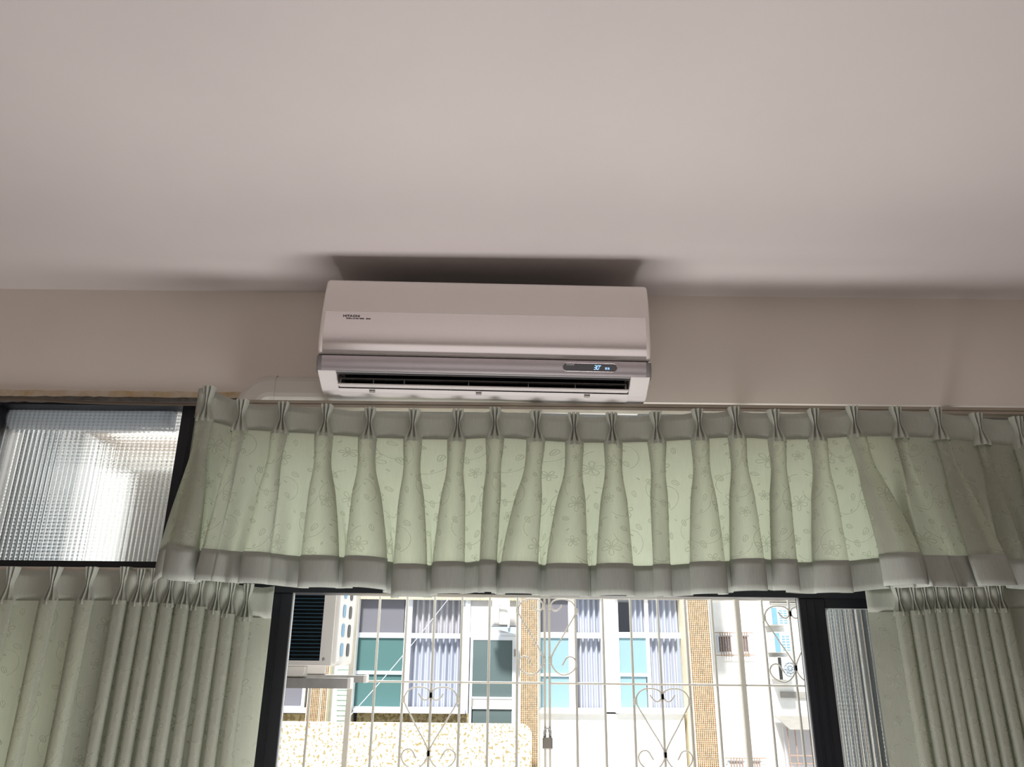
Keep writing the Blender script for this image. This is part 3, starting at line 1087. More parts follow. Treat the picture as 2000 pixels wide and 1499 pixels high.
dw = (dx1 - dx0) / 2
bm = bmesh.new(); plate(bm, stadium(dw, dh), -.0015, .004); mesh_obj('display_window', bm, 'screen', disp)
tubeo('display_rim', [(x, -.0012, z) for x, z in stadium(dw, dh)], .0008, 'chrome', disp, 6, closed=True)
SEG = {'a': (0, 1, 0), 'b': (.5, .5, 1), 'c': (.5, -.5, 1), 'd': (0, -1, 0), 'e': (-.5, -.5, 1), 'f': (-.5, .5, 1), 'g': (0, 0, 0)}
for ch, ox in (('abgcd', .0120), ('abcdef', .0185)):
    bm = bmesh.new()
    for c in ch:
        sx_, sz_, up_ = SEG[c]
        w, h = .0046, .0046
        cx_, cz_ = sx_ * w, sz_ * h
        sh = .22 * cz_
        if up_:
            plate(bm, [(ox + cx_ - .0006 + sh - .22 * h * .4, cz_ - h * .42), (ox + cx_ + .0006 + sh - .22 * h * .4, cz_ - h * .42), (ox + cx_ + .0006 + sh + .22 * h * .4, cz_ + h * .42), (ox + cx_ - .0006 + sh + .22 * h * .4, cz_ + h * .42)], -.0024, -.0014)
        else:
            plate(bm, [(ox + sh - w * .42, cz_ - .0006), (ox + sh + w * .42, cz_ - .0006), (ox + sh + w * .42, cz_ + .0006), (ox + sh - w * .42, cz_ + .0006)], -.0024, -.0014)
    mesh_obj('digit', bm, 'led', disp)
tubeo('degree_mark', [(.0238 + .0011 * math.cos(k * .785), -.0019, .0040 + .0011 * math.sin(k * .785)) for k in range(8)], .0005, 'led', disp, 5, closed=True)
text_obj('lit_characters', '室溫', .0056, 'led', disp, (.0345, -.0018, -.0040))
text_obj('small_print', 'AI  INVERTER', .0030, 'white_print', disp, (-.0545, -.0017, .0042), bold=.00004)
# printed name on the panel
def on_panel(z):
    for (y0, z0), (y1, z1) in zip(prof, prof[1:]):
        if z1 <= z <= z0:
            return lerp(y0, y1, (z - z0) / (z1 - z0))
    return -.24


lx = (667 - 945.5) / 826.0
text_obj('printed_name', 'HITACHI', .0078, 'ink', ac, (lx, on_panel(.1640) - .0011, .1640), (math.pi / 2 - .105, 0, 0), bold=.00016, xs=1.32)
text_obj('printed_line', 'MINERAL AIR HEAT SERIES', .0036, 'ink', ac, (lx + .0085, on_panel(.1588) - .0011, .1588), (math.pi / 2 - .09, 0, 0), bold=.00008, xs=1.0)
text_obj('printed_line', 'PAM', .0040, 'ink', ac, (lx + .0550, on_panel(.1585) - .0011, .1585), (math.pi / 2 - .09, 0, 0), shear=.3, bold=.00014, xs=1.35)

# ---------------------------------------------------------------- pipe cover on the wall
dz1, dz0 = at(560, 733, -.055).z, at(560, 779, -.055).z
dxa, dxb = at(535, 757, -.05).x, at(665, 757, -.03).x
pd = tag(empty('pipe_cover', (dxa, 0, dz0)), 'ivory plastic pipe cover with an elbow, on the wall left of the air conditioner', 'pipe cover')


def duct_prof(g):
    H = dz1 - dz0
    return [(0, -g), (0, H + g), (-.04 - g, H + g), (-.052 - g, H - .006), (-.055 - g, H - .016), (-.055 - g, .016), (-.052 - g, .006), (-.04 - g, -g)]


bm = bmesh.new(); prism(bm, duct_prof(0), 0.0, dxb - dxa); mesh_obj('straight_duct', bm, 'duct', pd)
# elbow: the section swings from level to facing down
bm = bmesh.new()
H = dz1 - dz0
rings = []
L0 = at(462, 757, -.05).x - dxa
for k in range(9):
    a = math.pi / 2 * k / 8
    sec = []
    for y, z in duct_prof(.003):
        rr = z + .022                       # distance from the turning centre below the duct
        cx_, cz_ = L0 + H + .003 + .022 - .0, -.022
        sec.append(bm.verts.new((cx_ - rr * math.sin(a), y, cz_ + rr * math.cos(a))))
    rings.append(sec)
first = [bm.verts.new((.004, y, z)) for y, z in duct_prof(.003)]
rings.insert(0, first)
tail = [bm.verts.new((v.co.x, v.co.y, v.co.z - .012)) for v in rings[-1]]
rings.append(tail)
for a, b in zip(rings, rings[1:]):
    n = len(a)
    for k in range(n):
        bm.faces.new((a[k], a[(k + 1) % n], b[(k + 1) % n], b[k]))
bm.faces.new(rings[0]); bm.faces.new(rings[-1])
mesh_obj('elbow', bm, 'duct', pd)

# ---------------------------------------------------------------- just outside: wrapped pipe, outdoor unit, rack, grille
pa, pb = at(18, 822, .114), at(345, 822, .114)
pts, rad = [], []
npt = 300
for i in range(npt + 1):
    t = i / npt
    pts.append((lerp(pa.x, pb.x, t), .114, lerp(pa.z, pb.z, t) + .002 * math.sin(t * 9)))
    rad.append(.030 + .0022 * abs(math.sin(t * math.pi * 42)) + .0006 * rnd.random())
tag(tubeo('wrapped_pipe', pts, rad, 'wrap', n=16), 'thick white ribbed wrapped pipe lying along the top of the left pressed-glass light', 'pipe')

UY0, UY1 = .40, .66
ux1 = at(658, 1230, UY0).x
uz0 = at(640, 1302, UY0).z
uz1, ux0 = at(300, 917, UY0).z, at(238, 1000, UY0).x
unit = tag(empty('outdoor_unit', (ux1, UY0, uz0)), 'white outdoor air conditioning unit with dark blue coil fins, just outside the open window', 'air conditioner')
UW, UH, UD = ux1 - ux0, uz1 - uz0, UY1 - UY0
bm = bmesh.new(); box(bm, -UW, 0, .012, UD, 0, UH); bevel(bm, .012, 3); mesh_obj('casing', bm, 'unit_white', unit)
fl, fr = at(345, 950, UY0).x - ux1, at(629, 1230, UY0).x - ux1
fb = at(600, 1291, UY0).z - uz0
bm = bmesh.new(); ring(bm, -UW + .002, -.010, .002, UH - .002, fl, fr, fb, UH - .012, 0, .012); mesh_obj('back_frame', bm, 'unit_white', unit)
boxo('coil_backing', fl, fr, .0095, .0118, fb, UH - .012, 'black', unit)
nf = 52
fin_bm = bmesh.new()
box(fin_bm, fl, fr, -.0005, .0095, -.0016, .0006)
fin_me = None
for k in range(nf):
    z = fb + (UH - .012 - fb) * (k + .5) / nf
    if fin_me is None:
        o = mesh_obj('coil_fin', fin_bm, 'fin_blue', unit); fin_me = o.data
    else:
        o = bpy.data.objects.new('coil_fin', fin_me); COL.objects.link(o); o.parent = unit
    o.location = (0, 0, z)
# rounded vents on the right side, two columns
def vent(y, z, hw, hh, mat, par):
    bm = bmesh.new()
    pts = []
    for k in range(14):
        a = 2 * math.pi * k / 14
        ca, sa = math.cos(a), math.sin(a)
        pts.append((y + hw * math.copysign(abs(ca) ** .6, ca), z + hh * math.copysign(abs(sa) ** .6, sa)))
    prism(bm, pts, -.001, .0015)
    return mesh_obj('side_vent', bm, mat, par)


for k in range(8):
    z = at(668, 1270, .5).z - uz0 + k * .0545
    vent(.085, z, .021, .019, 'vent_blue', unit)
    vent(.175, z, .021, .019, 'black', unit)
for x, y, z in ((-.030, -.001, .016), (-.36, -.001, .012)):
    tubeo('screw', [(x, y - .002, z), (x, y + .004, z)], .004, 'steel', unit, 8)
# rack rails under the unit
for nm, Y, pxe, y1, y0, lab in (('support_rail', .42, 683, 1326, 1346, 'front steel support rail under the outdoor unit'),
                                ('support_rail', .62, 714, 1320, 1334, 'rear steel support rail, longer end showing, under the outdoor unit')):
    a, b = at(pxe, y1, Y), at(pxe, y0, Y)
    r = tag(empty(nm, (a.x, Y, a.z)), lab, 'bracket')
    bm = bmesh.new()
    hgt = a.z - b.z
    prism(bm, [(0, -hgt), (0, 0), (.045, 0), (.045, -.004), (.004, -.004), (.004, -hgt)], -.9 if Y < .5 else -1.06, 0)
    mesh_obj('angle_bar', bm, 'steel', r)
    boxo('wall_arm', -.88 if Y < .5 else -1.05, -.84 if Y < .5 else -1.01, WT - Y, .045, -hgt - .03, -hgt, 'steel', r)
    boxo('end_tip', -.006, .003, -.001, .046, -hgt - .001, .001, 'unit_white', r, .001)
    for x in (-.16, -.62):
        bm = bmesh.new(); box(bm, x - .03, x + .03, .004, .040, 0.0, uz0 - a.z); bevel(bm, .003, 1)
        mesh_obj('rubber_foot', bm, 'unit_white' if x > -.3 else 'black', r)

# the security grille
GY = .80
gz1 = at(1000, 1080, GY).z
gz0 = .3
grille = tag(empty('security_grille', (0, GY, 0)), 'cream painted iron window grille with heart scrolls and a double gate, outside the open window', 'grille')
ghz = at(1066, 1335, GY).z


def gx(px): return at(px, 1165, GY).x


bars = [516, 570.5, 623, 743, 796.5, 850, 903.5, 957, 1011, 1123, 1176, 1230, 1283, 1336, 1388, 1486, 1538, 1590, 1642, 1694, 1746]
bm0 = bmesh.new()
tube(bm0, [(0, 0, gz0), (0, 0, gz1)], .0042, 8)
bar_me = None
for px in bars:
    if bar_me is None:
        o = mesh_obj('bar', bm0, 'bar', grille, smooth=True); bar_me = o.data
    else:
        o = bpy.data.objects.new('bar', bar_me); COL.objects.link(o); o.parent = grille
    o.location = (gx(px), 0, 0)
for px in (1063.5, 1072.5):
    x = gx(px)
    bm = bmesh.new(); box(bm, x - .0035, x + .0035, -.006, .006, gz0, gz1); mesh_obj('gate_stile', bm, 'bar', grille)
for px in (697, 1437):
    x = gx(px)
    bm = bmesh.new(); box(bm, x - .008, x + .008, -.010, .010, gz0, gz1); bevel(bm, .002, 1); mesh_obj('post', bm, 'bar', grille)
for a, b in ((470, 692), (702, 1062.5), (1073.5, 1432), (1442, 1780)):
    bm = bmesh.new(); tube(bm, [(gx(a), -.005, ghz), (gx(b), -.005, ghz)], .0036, 6); mesh_obj('cross_bar', bm, 'bar', grille)
    bm = bmesh.new(); tube(bm, [(gx(a), -.005, gz1 - .004), (gx(b), -.005, gz1 - .004)], .0036, 6); mesh_obj('cross_bar', bm, 'bar', grille)
gtz = at(1066, 1168, GY).z
boxo('top_flat', gx(470), gx(1780), .012, .016, gtz - .002, gtz + .004, 'bar', grille)


def scroll(cx, top, flip, sp=.0905):
    """One half heart hung from z=top: crown curl beside the centre bar, sweep down to it, then a foot curl away."""
    P = []
    s = sp
    # (0 = at centre bar, 1 = at the next bar)
    raw = [(.46, -.27), (.38, -.44), (.26, -.58), (.12, -.56), (.04, -.36), (.06, -.16), (.20, -.02), (.42, .03), (.66, .0), (.86, -.16), (.97, -.42), (.99, -.62),
           (.90, -.90), (.70, -1.36), (.46, -1.92), (.22, -2.44), (.06, -2.86), (.02, -3.10), (.06, -3.34), (.20, -3.62), (.42, -3.80), (.66, -3.76), (.88, -3.56), (.98, -3.26), (.90, -3.0), (.74, -2.90), (.60, -2.98), (.52, -3.16), (.44, -3.34)]
    for a, b in raw:
        P.append((cx + flip * a * s * .98, -.006, top + b * s * .70))
    bm = bmesh.new()
    tube(bm, crom(P, 3), .0026, 6)
    mesh_obj('scroll', bm, 'bar', grille, smooth=True)
    return s * .70


def weld(x, z):
    bm = bmesh.new(); box(bm, x - .0055, x + .0055, -.0095, -.002, z - .010, z + .010); bevel(bm, .002, 1)
    mesh_obj('weld_collar', bm, 'bar', grille)


zt_up = at(1066, 1172, GY).z
zt_lo = at(850, 1344, GY).z
zt_lo2 = at(1293, 1347, GY).z
for cx_, fl_, tp in ((gx(1062), -1, zt_up), (gx(1074), 1, zt_up), (gx(850), -1, zt_lo), (gx(850), 1, zt_lo), (gx(1283), -1, zt_lo2), (gx(1283), 1, zt_lo2),
                     (gx(1538), -1, at(1538, 1186, GY).z), (gx(1538), 1, at(1538, 1186, GY).z)):
    k = scroll(cx_, tp, fl_, .0895)
    weld(cx_ + fl_ * .0895 * .985, tp - .60 * k)
    weld(cx_, tp - 3.1 * k)
    weld(cx_, tp - .36 * k)

# padlock on the gate
lk = at(1069, 1448, GY)
pad = tag(empty('padlock', (lk.x, GY - .012, lk.z)), 'small dull metal padlock joining the two gate leaves of the window grille', 'padlock')
bm = bmesh.new(); box(bm, -.016, .016, -.009, .009, -.022, .012); bevel(bm, .003, 2); mesh_obj('lock_body', bm, 'brass', pad)
tubeo('shackle', [(-.011, 0, .010), (-.011, 0, .026)] + [(-.011 * math.cos(k * math.pi / 8), 0, .026 + .012 * math.sin(k * math.pi / 8)) for k in range(1, 8)] + [(.011, 0, .026), (.011, 0, .010)], .0026, 'steel', pad, 8)
for s in (-1, 1):
    tubeo('staple', [(s * .0045, .012, .040), (s * .0045, .004, .036), (s * .0045, -.003, .026)], .002, 'steel', pad, 6)

# left outside: dim side wall, beige board and slatted canopy seen through the pressed glass
a, b = at(-420, 960, .45), at(36, 960, .45)
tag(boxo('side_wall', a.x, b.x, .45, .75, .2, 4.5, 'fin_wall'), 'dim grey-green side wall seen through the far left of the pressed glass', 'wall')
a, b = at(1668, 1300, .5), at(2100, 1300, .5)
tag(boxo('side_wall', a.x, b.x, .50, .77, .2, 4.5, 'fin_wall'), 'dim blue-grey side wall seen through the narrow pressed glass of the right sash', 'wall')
a = at(1694, 1300, .46)
tag(tubeo('drain_pipe', [(a.x, .475, .3), (a.x, .475, 3.6)], .009, 'f_white', n=10), 'pale upright drain pipe glinting behind the pressed glass of the right sash', 'pipe')
a = at(205, 858, .62)
cn = tag(empty('slatted_canopy', (a.x, .62, a.z)), 'brown and cream slatted canopy behind the pressed glass, under the wrapped pipe', 'canopy')
for k in range(6):
    z = at(205, 852 + k * 11, .62).z - a.z
    boxo('slat', -.02, .62, .0, .03, z - .006, z + .006, 'slat' if k < 3 else 'unit_white', cn, .001)

for x in (.0, .58):
    boxo('arm', x, x + .02, WT - .62, .0, -.01, .012, 'slat', cn)
# ---------------------------------------------------------------- the building opposite
BY = 12.0
opp = tag(empty('apartment_building', (0, BY, -4)), 'bright apartment building opposite, with mosaic tile columns and wide curtained windows', 'building')
OB = Vector(opp.location)


def R(px0, px1, py0, py1, Y=BY):
    m = (py0 + py1) / 2
    c = (px0 + px1) / 2
    return at(px0, m, Y).x, at(px1, m, Y).x, at(c, py1, Y).z, at(c, py0, Y).z


def fpart(name, px, py, y0, y1, mat, par=None, bv=0.0, Y=None, zlo=None, zhi=None):
    """A facade block given by its outline in the view at depth y0."""
    x0, x1, z0, z1 = R(px[0], px[1], py[0], py[1], Y or y0)
    if zlo is not None: z0 = zlo
    if zhi is not None: z1 = zhi
    base = (par or opp)
    o = boxo(name, x0, x1, y0, y1, z0, z1, mat, None, bv)
    o.parent = base
    off = Vector(base.location)
    if base.parent: off = off + Vector(base.parent.location)
    o.location = -off
    return o


GZ = -4.0
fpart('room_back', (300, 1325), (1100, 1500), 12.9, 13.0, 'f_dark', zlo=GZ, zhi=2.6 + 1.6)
fpart('upper_wall', (-400, 1395), (600, 1163), 12.0, 12.9, 'f_white', zhi=13.0)
fpart('pillar', (641, 690), (1163, 1499), 11.9, 12.2, 'f_white', zlo=GZ)
fpart('siding', (657, 683), (1290, 1432), 11.86, 11.9, 'f_green')
for k in range(14):
    fpart('siding_lap', (657, 683), (1292 + k * 10, 1298 + k * 10), 11.84, 11.86, 'f_green')
fpart('pillar', (1179, 1205), (1163, 1395), 11.95, 12.2, 'f_white')
fpart('sill_wall', (1050, 1345), (1392, 1700), 11.95, 12.2, 'f_white', zlo=GZ)
fpart('sill_wall', (300, 640), (1394, 1700), 11.97, 12.2, 'f_gran2', zlo=GZ)
fpart('sill_wall', (690, 912), (1394, 1600), 11.97, 12.2, 'f_gran2', zlo=GZ)
fpart('window_sill', (690, 908), (1386, 1394), 11.80, 12.05, 'f_cool')
fpart('window_sill', (480, 602), (1384, 1393), 11.80, 12.05, 'f_cool')
fpart('window_sill', (1050, 1180), (1388, 1395), 11.85, 12.05, 'f_white')
fpart('window_sill', (1204, 1340), (1388, 1395), 11.85, 12.05, 'f_white')
# balcony parapet with a rounded corner
x0, x1, z0, z1 = R(430, 1038, 1413, 1700, 11.0)
bm = bmesh.new()
pr = [(x0, GZ), (x1, GZ)] + [(x1 - .15 + .15 * math.cos(k * math.pi / 12), z1 - .15 + .15 * math.sin(k * math.pi / 12)) for k in range(7)] + [(x0, z1)]
plate(bm, pr, 11.0, 11.18)
o = mesh_obj('parapet', bm, 'f_gran', opp); o.location = -OB


def tiles(px0, px1, py0, py1, Y, cols, mat, side=None, size=.034, gap=.008):
    """Little square tiles set proud of pale grout, joined as one part."""
    x0, x1, z0, z1 = R(px0, px1, py0, py1, Y)
    z0 = min(z0, GZ + 2)
    pitch = (x1 - x0) / cols
    bm = bmesh.new()
    rows = int((z1 - z0) / pitch)
    h = pitch * .36
    for c in range(cols):
        for r in range(rows):
            cx_, cz_ = x0 + (c + .5) * pitch, z1 - (r + .5) * pitch
            d = .004 + .003 * rnd.random()
            v = [bm.verts.new((cx_ + a * h, Y - d, cz_ + b * h)) for a, b in ((-1, -1), (1, -1), (1, 1), (-1, 1))]
            w = [bm.verts.new((cx_ + a * (h + .001), Y, cz_ + b * (h + .001))) for a, b in ((-1, -1), (1, -1), (1, 1), (-1, 1))]
            bm.faces.new(v)
            for k in range(4):
                bm.faces.new((v[k], v[(k + 1) % 4], w[(k + 1) % 4], w[k]))
    o = mesh_obj('mosaic_tiles', bm, mat, None)
    o['kind'] = 'stuff'
    o.parent = opp
    o.location = -OB
    return x0, x1, z0, z1


for (a, b, cols, c2) in ((604, 627, 7, 'f_tile'), (631, 641, 3, 'f_tile'), (1017, 1050, 9, 'f_tile'), (1352, 1393, 11, 'f_tile')):
    Yc = 11.70
    x0, x1, z0, z1 = R(a, b, 1160, 1499, Yc)
    o = boxo('tile_column', x0 - .01, x1 + .01, Yc, 12.2, GZ, z1 + .3, 'f_grout'); o.parent = opp; o.location = -OB
    tiles(a, b, 1120, 1540, Yc, cols, c2)
x0, x1, z0, z1 = R(1343, 1351, 1160, 1499, 11.74)
o = boxo('tile_column', x0, x1, 11.74, 12.2, GZ, z1 + .3, 'f_grout'); o.parent = opp; o.location = -OB
tiles(1343, 1351, 1120, 1540, 11.74, 2, 'f_tile2')
# olive tile band over the windows
x0, x1, z0, z1 = R(700, 1015, 1120, 1172, 11.95)
o = boxo('tile_band', x0, x1, 11.95, 12.0, z0, z1, 'f_grout'); o.parent = opp; o.location = -OB
bm = bmesh.new()
for r in range(12):
    for c in range(int((x1 - x0) / .06)):
        box(bm, x0 + c * .06 + .008, x0 + c * .06 + .052, 11.946, 11.95, z0 + r * .038 + .006, z0 + r * .038 + .032)
o = mesh_obj('mosaic_tiles', bm, 'f_tile3', opp); o['kind'] = 'stuff'; o.location = -OB


def far_window(px0, px1, py0, py1, cols, bars, panes, fy=12.05, fmat='f_cool'):
    """Frame (part of the building) with its mullions; each pane a piece of the frame."""
    x0, x1, z0, z1 = R(px0, px1, py0, py1, fy)
    bm = bmesh.new()
    ring(bm, x0, x1, z0, z1, x0 + .05, x1 - .05, z0 + .05, z1 - .05, fy, fy + .10)
    w = mesh_obj('window', bm, fmat, opp)
    w.location = -OB
    for a, b in cols:
        c0, c1, _, _ = R(a, b, py0, py1, fy)
        o = boxo('mullion', c0, c1, fy + .01, fy + .09, z0 + .05, z1 - .05, fmat, w)
    for a, b, c, d in bars:
        c0, c1, d0, d1 = R(a, b, c, d, fy)
        boxo('glazing_bar', c0, c1, fy + .005, fy + .095, d0, d1, fmat, w)
    for a, b, c, d, m in panes:
        c0, c1, d0, d1 = R(a, b, c, d, fy)
        boxo('pane', c0, c1, fy + .04, fy + .05, d0, d1, m, w)
    return w


far_window(688, 908, 1166, 1388, [(787, 801)], [(692, 905, 1237, 1247), (690, 789, 1311, 1318)],
           [(692, 789, 1170, 1238, 'f_grey'), (800, 905, 1170, 1238, 'f_pane'), (690, 787, 1246, 1312, 'f_teal'), (690, 787, 1317, 1387, 'f_teal'), (800, 905, 1246, 1387, 'f_pane')])
far_window(1050, 1180, 1160, 1390, [(1111, 1127)], [(1052, 1178, 1236, 1247), (1052, 1113, 1316, 1322)],
           [(1052, 1112, 1163, 1237, 'f_grey'), (1126, 1178, 1163, 1237, 'f_pane'), (1052, 1112, 1246, 1317, 'f_aqua'), (1052, 1112, 1321, 1388, 'f_aqua'), (1126, 1178, 1246, 1388, 'f_pane')], fmat='f_white')
far_window(1204, 1340, 1160, 1390, [(1263, 1270)], [(1206, 1338, 1236, 1247), (1206, 1265, 1316, 1322)],
           [(1206, 1338, 1163, 1237, 'f_pane'), (1206, 1264, 1246, 1317, 'f_aqua'), (1206, 1264, 1321, 1388, 'f_aqua'), (1270, 1338, 1246, 1388, 'f_pane')], fmat='f_white')
far_window(478, 603, 1168, 1386, [], [(480, 600, 1240, 1248)], [(480, 600, 1172, 1240, 'f_grey'), (480, 600, 1247, 1384, 'f_grey')])

# balcony door
dfy = 12.0
dw_ = far_window(906, 1016, 1166, 1425, [(906, 916)], [(908, 1012, 1236, 1246)], [(917, 1010, 1172, 1237, 'f_panel')], fy=dfy)
x0, x1, z0, z1 = R(917, 1008, 1244, 1425, 11.96)
ix0, ix1, iz0, iz1 = R(922, 1000, 1251, 1425, 11.96)
bm = bmesh.new()
ring(bm, x0, x1, z0 - .8, z1, ix0, ix1, z0 - .7, iz1, 11.96, 12.0)
door = mesh_obj('balcony_door', bm, 'f_cool', opp); door.location = -OB
a0, a1, b0, b1 = R(922, 1000, 1362, 1386, 11.95); boxo('middle_rail', a0, a1, 11.95, 12.0, b0, b1, 'f_panel', door)
a0, a1, b0, b1 = R(922, 1000, 1362, 1366, 11.94); boxo('rail_edge', a0, a1, 11.94, 11.95, b0, b1, 'f_cool', door)
a0, a1, b0, b1 = R(922, 1000, 1381, 1386, 11.94); boxo('rail_edge', a0, a1, 11.94, 11.95, b0, b1, 'f_cool', door)
a0, a1, b0, b1 = R(922, 1000, 1251, 1363, 11.97); boxo('glass', a0, a1, 11.97, 11.98, b0, b1, 'f_door', door)
a0, a1, b0, b1 = R(922, 1000, 1386, 1470, 11.97); boxo('glass', a0, a1, 11.97, 11.98, b0, b1, 'f_door', door)
a0, a1, b0, b1 = R(920, 922, 1364, 1382, 11.93); boxo('handle', a0, a1 + .01, 11.93, 11.96, b0, b1, 'canopy', door)
a0, a1, b0, b1 = R(1004, 1007, 1269, 1283, 11.93); boxo('lock', a0, a1, 11.93, 11.96, b0, b1, 'canopy', door)


# curtains hung inside the far windows
def far_curtain(px0, px1, py0, py1, mat, label, folds, Y=12.22, flare=.0):
    x0, x1, z0, z1 = R(px0, px1, py0, py1, Y)
    nC = folds * 8
    P, uv = [], []
    ph = rnd.random() * 6
    for r in range(7):
        v = r / 6
        row, ur = [], []
        for c in range(nC + 1):
            t = c / nC
            y = .055 * math.sin(t * folds * 2 * math.pi + ph) + .012 * math.sin(t * folds * 5.1 + v)
            row.append(Vector((lerp(x0, x1, t) + flare * v * (t - .5), Y + y, lerp(z1, z0, v) + (.012 * math.cos(t * folds * 2 * math.pi) if r == 0 else 0))))
            ur.append((t, v))
        P.append(row); uv.append(ur)
    o = grid_obj('window_curtain', P, mat, None, uv)
    tag(o, label, 'curtain', 'curtains in the windows opposite')


far_curtain(768, 790, 1172, 1237, 'f_curt2', 'short beige curtain edge beside the dark upper pane of the left far window', 3)
far_curtain(768, 788, 1247, 1388, 'f_curt2', 'beige curtain edge behind the teal lower panes of the left far window', 3)
far_curtain(801, 906, 1170, 1238, 'f_curt2', 'beige pleated curtain in the upper right light of the left far window', 9)
far_curtain(801, 906, 1247, 1388, 'f_curt', 'long lavender-white pleated curtain in the lower right light of the left far window', 9)
far_curtain(1074, 1113, 1162, 1238, 'f_curt', 'short white curtain beside the dark upper pane, right of the middle tile column', 4)
far_curtain(1074, 1113, 1247, 1390, 'f_curt', 'long white curtain behind pale aqua glass, right of the middle tile column', 4)
far_curtain(1126, 1179, 1162, 1238, 'f_curt', 'short white curtain left of the plain white pillar between two far windows', 5)
far_curtain(1126, 1179, 1247, 1390, 'f_curt', 'long white curtain left of the plain white pillar between two far windows', 5)
far_curtain(1232, 1334, 1162, 1238, 'f_curt', 'short white gathered curtain in the upper light left of the right tile column', 9)
far_curtain(1236, 1265, 1247, 1390, 'f_curt', 'long white curtain behind pale aqua glass, right of the plain white pillar', 3)
far_curtain(1271, 1326, 1247, 1390, 'f_curt', 'long lavender-white curtain just left of the right tile column', 5)

# outdoor unit over the balcony door, on a bracket
def wall_unit(px, py, Y, depth, label, style, side=None):
    x0, x1, z0, z1 = R(px[0], px[1], py[0], py[1], Y)
    u = tag(empty('outdoor_unit', (x0, Y, z0)), label, 'air conditioner', 'outdoor units on the buildings opposite')
    w, h = x1 - x0, z1 - z0
    boxo('casing', 0, w, 0, depth, 0, h, 'unit_white', u, .015)
    if style == 'slots':
        for c in range(2):
            for r in range(6):
                boxo('slot', w * (.42 + .26 * c), w * (.62 + .26 * c), -.006, .001, h * (.1 + .13 * r), h * (.17 + .13 * r), 'vent_blue', u)
        boxo('coil_side', -.004 - w * .0, w * .30, -.004, .0, h * .04, h * .96, 'vent_blue', u)
    elif style == 'fan':
        cx_, cz_, r_ = w * .62, h * .48, min(w, h) * .36
        tubeo('fan_guard', [(cx_ + r_ * math.cos(k * .393), -.012, cz_ + r_ * math.sin(k * .393)) for k in range(16)], .012, 'f_bracket', u, 6, closed=True)
        tubeo('fan_guard', [(cx_ + r_ * .55 * math.cos(k * .393), -.012, cz_ + r_ * .55 * math.sin(k * .393)) for k in range(16)], .010, 'f_bracket', u, 6, closed=True)
        for k in range(4):
            a = k * math.pi / 4
            tubeo('guard_spoke', [(cx_ - r_ * math.cos(a), -.014, cz_ - r_ * math.sin(a)), (cx_ + r_ * math.cos(a), -.014, cz_ + r_ * math.sin(a))], .006, 'f_bracket', u, 5)
        bm = bmesh.new(); plate(bm, [(cx_ + r_ * .95 * math.cos(k * .393), cz_ + r_ * .95 * math.sin(k * .393)) for k in range(16)], -.003, .001); mesh_obj('fan_well', bm, 'f_panel', u)
        boxo('coil_side', 0, w * .18, -.004, 0, h * .02, h * .98, 'black', u)
    else:
        boxo('service_cover', w * .08, w * .40, -.05, 0, h * .05, h * .62, 'unit_white', u, .01)
        boxo('rating_label', w * .46, w * .66, -.004, 0, h * .55, h * .82, 'f_panel', u)
        tubeo('pipe', crom([(w * .42, -.03, h * .45), (w * .65, -.07, h * .52), (w * .90, -.07, h * .46), (w * .95, -.05, h * .2), (w * .93, -.04, -.05)], 5), .018, 'f_cool', u, 8)
    return u


wall_unit((961, 996), (1150, 1221), 11.35, .28, 'white outdoor unit on a triangular bracket over the balcony door', 'side')
a = at(961, 1223, 11.35); b = at(1009, 1240, 11.35)
br = tag(empty('wall_bracket', (a.x, 11.35, b.z)), 'blue-grey triangular bracket carrying the outdoor unit over the balcony door', 'bracket')
w, h = b.x - a.x, a.z - b.z
bm = bmesh.new(); plate(bm, [(0, h), (0, h - .035), (w, 0), (w, h)], 0, .02); mesh_obj('side_plate', bm, 'f_bracket', br)
boxo('shelf', -.05, w, 0, .30, h - .012, h, 'f_bracket', br)

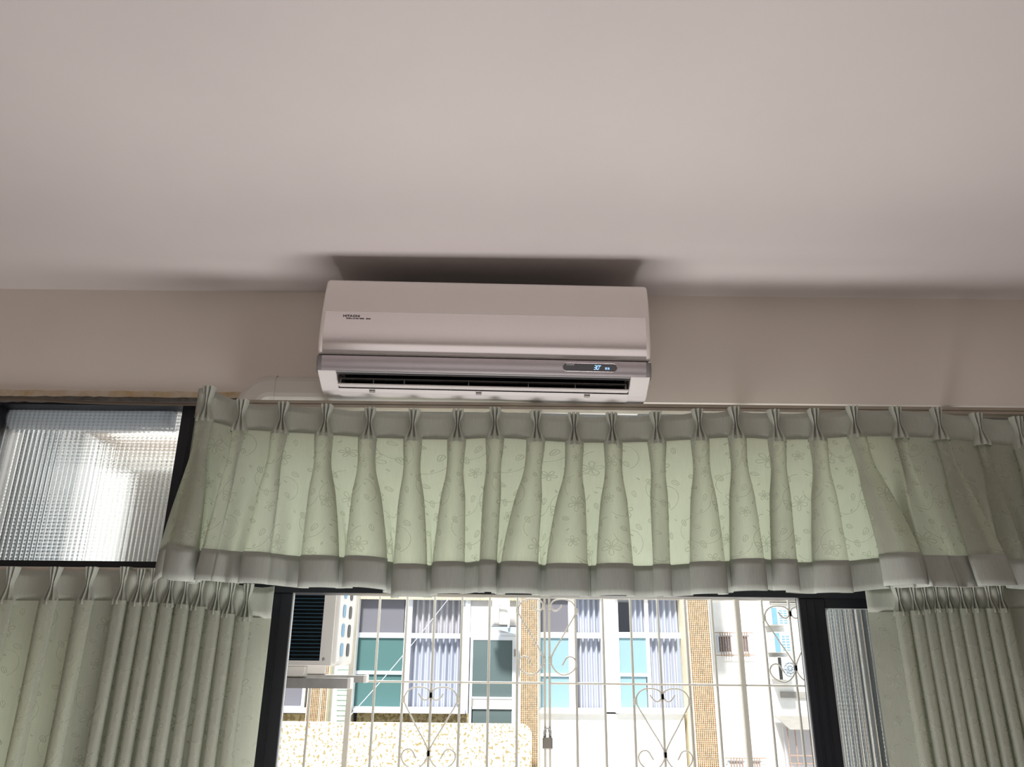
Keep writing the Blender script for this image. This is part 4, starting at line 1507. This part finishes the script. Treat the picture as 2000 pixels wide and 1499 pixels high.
# the further building on the right, white in the sun
F2 = 13.2
opp2 = tag(empty('apartment_building', (0, F2, -4)), 'plain sun-bleached white building at the right with small barred windows', 'building')
fpart('facade', (1380, 1900), (600, 1700), F2, F2 + .4, 'f_white', par=opp2, zlo=GZ, zhi=13)
for (a, b, c, d) in ((1400, 1430, 1241, 1277), (1443, 1463, 1241, 1277), (1421, 1455, 1485, 1530), (1467, 1488, 1485, 1530)):
    x0, x1, z0, z1 = R(a, b, c, d, F2)
    bm = bmesh.new(); ring(bm, x0, x1, z0, z1, x0 + .03, x1 - .03, z0 + .03, z1 - .03, F2 - .05, F2)
    w = mesh_obj('barred_window', bm, 'f_cool', opp2); w.location = -Vector(opp2.location)
    boxo('pane', x0 + .03, x1 - .03, F2 - .03, F2 - .02, z0 + .03, z1 - .03, 'f_grey' if c < 1400 else 'f_panel', w)
    n = 5 if b - a > 25 else 3
    for k in range(n):
        x = lerp(x0 + .03, x1 - .03, (k + .5) / n)
        boxo('window_bar', x - .007, x + .007, F2 - .10, F2 - .085, z0 - .05, z1 + .05, 'rust', w)
    for z in (z0 - .04, z1 + .03):
        boxo('cross_bar', x0 - .05, x1 + .06, F2 - .11, F2 - .095, z, z + .016, 'rust', w)
fpart('dark_opening', (1526, 1600), (1352, 1364), F2 - .05, F2, 'canopy', par=opp2)
for k in range(4):
    fpart('vent_louver', (1505, 1580), (1163 + k * 5, 1166 + k * 5), F2 - .08, F2, 'canopy', par=opp2)
wall_unit((1508, 1541), (1186, 1222), 12.7, .49, 'topmost white outdoor unit of the stack at the right, slotted front', 'slots')
wall_unit((1514, 1546), (1235, 1276), 12.7, .49, 'middle white outdoor unit of the stack at the right, slotted front', 'slots')
wall_unit((1521, 1556), (1284, 1329), 12.7, .49, 'lowest white outdoor unit of the stack at the right, round fan', 'fan')
# barred bay with a grey canopy
a, b = at(1531, 1404, 12.6), at(1600, 1560, 12.6)
bay = tag(empty('window_cage', (a.x, 12.6, b.z)), 'rusty barred window cage under a grey canopy at the lower right, beside the dark sash', 'grille')
w, h = b.x - a.x + .5, a.z - b.z
bm = bmesh.new(); prism(bm, [(-.25, h - .16), (0.5, h), (.5, h + .01), (-.25, h - .15)], 0, w); mesh_obj('canopy', bm, 'canopy', bay)
for k in range(8):
    x = .04 + k * .13
    boxo('cage_bar', x - .008, x + .008, 0, .016, 0, h - .14, 'rust', bay)
for z in (.1, h * .42, h * .52):
    boxo('cage_rail', .02, w, -.005, 0, z, z + .018, 'rust', bay)
boxo('curtained_pane', .08, w, .35, .37, 0, h - .16, 'f_curt', bay)

# washing line crossing the court
p0, p1 = at(884, 1160, 6.0), at(560, 1530, 4.0)
pts = []
for k in range(17):
    t = k / 16
    p = p0.lerp(p1, t)
    pts.append((p.x, p.y, p.z - .05 * math.sin(math.pi * t)))
tag(tubeo('washing_line', pts, 0.0036, 'line', n=6), 'thin pale line crossing the court diagonally in front of the left far window', 'line')
struct(boxo('ground', -30, 30, WT + .05, 13.5, GZ - .2, GZ, 'ground'))
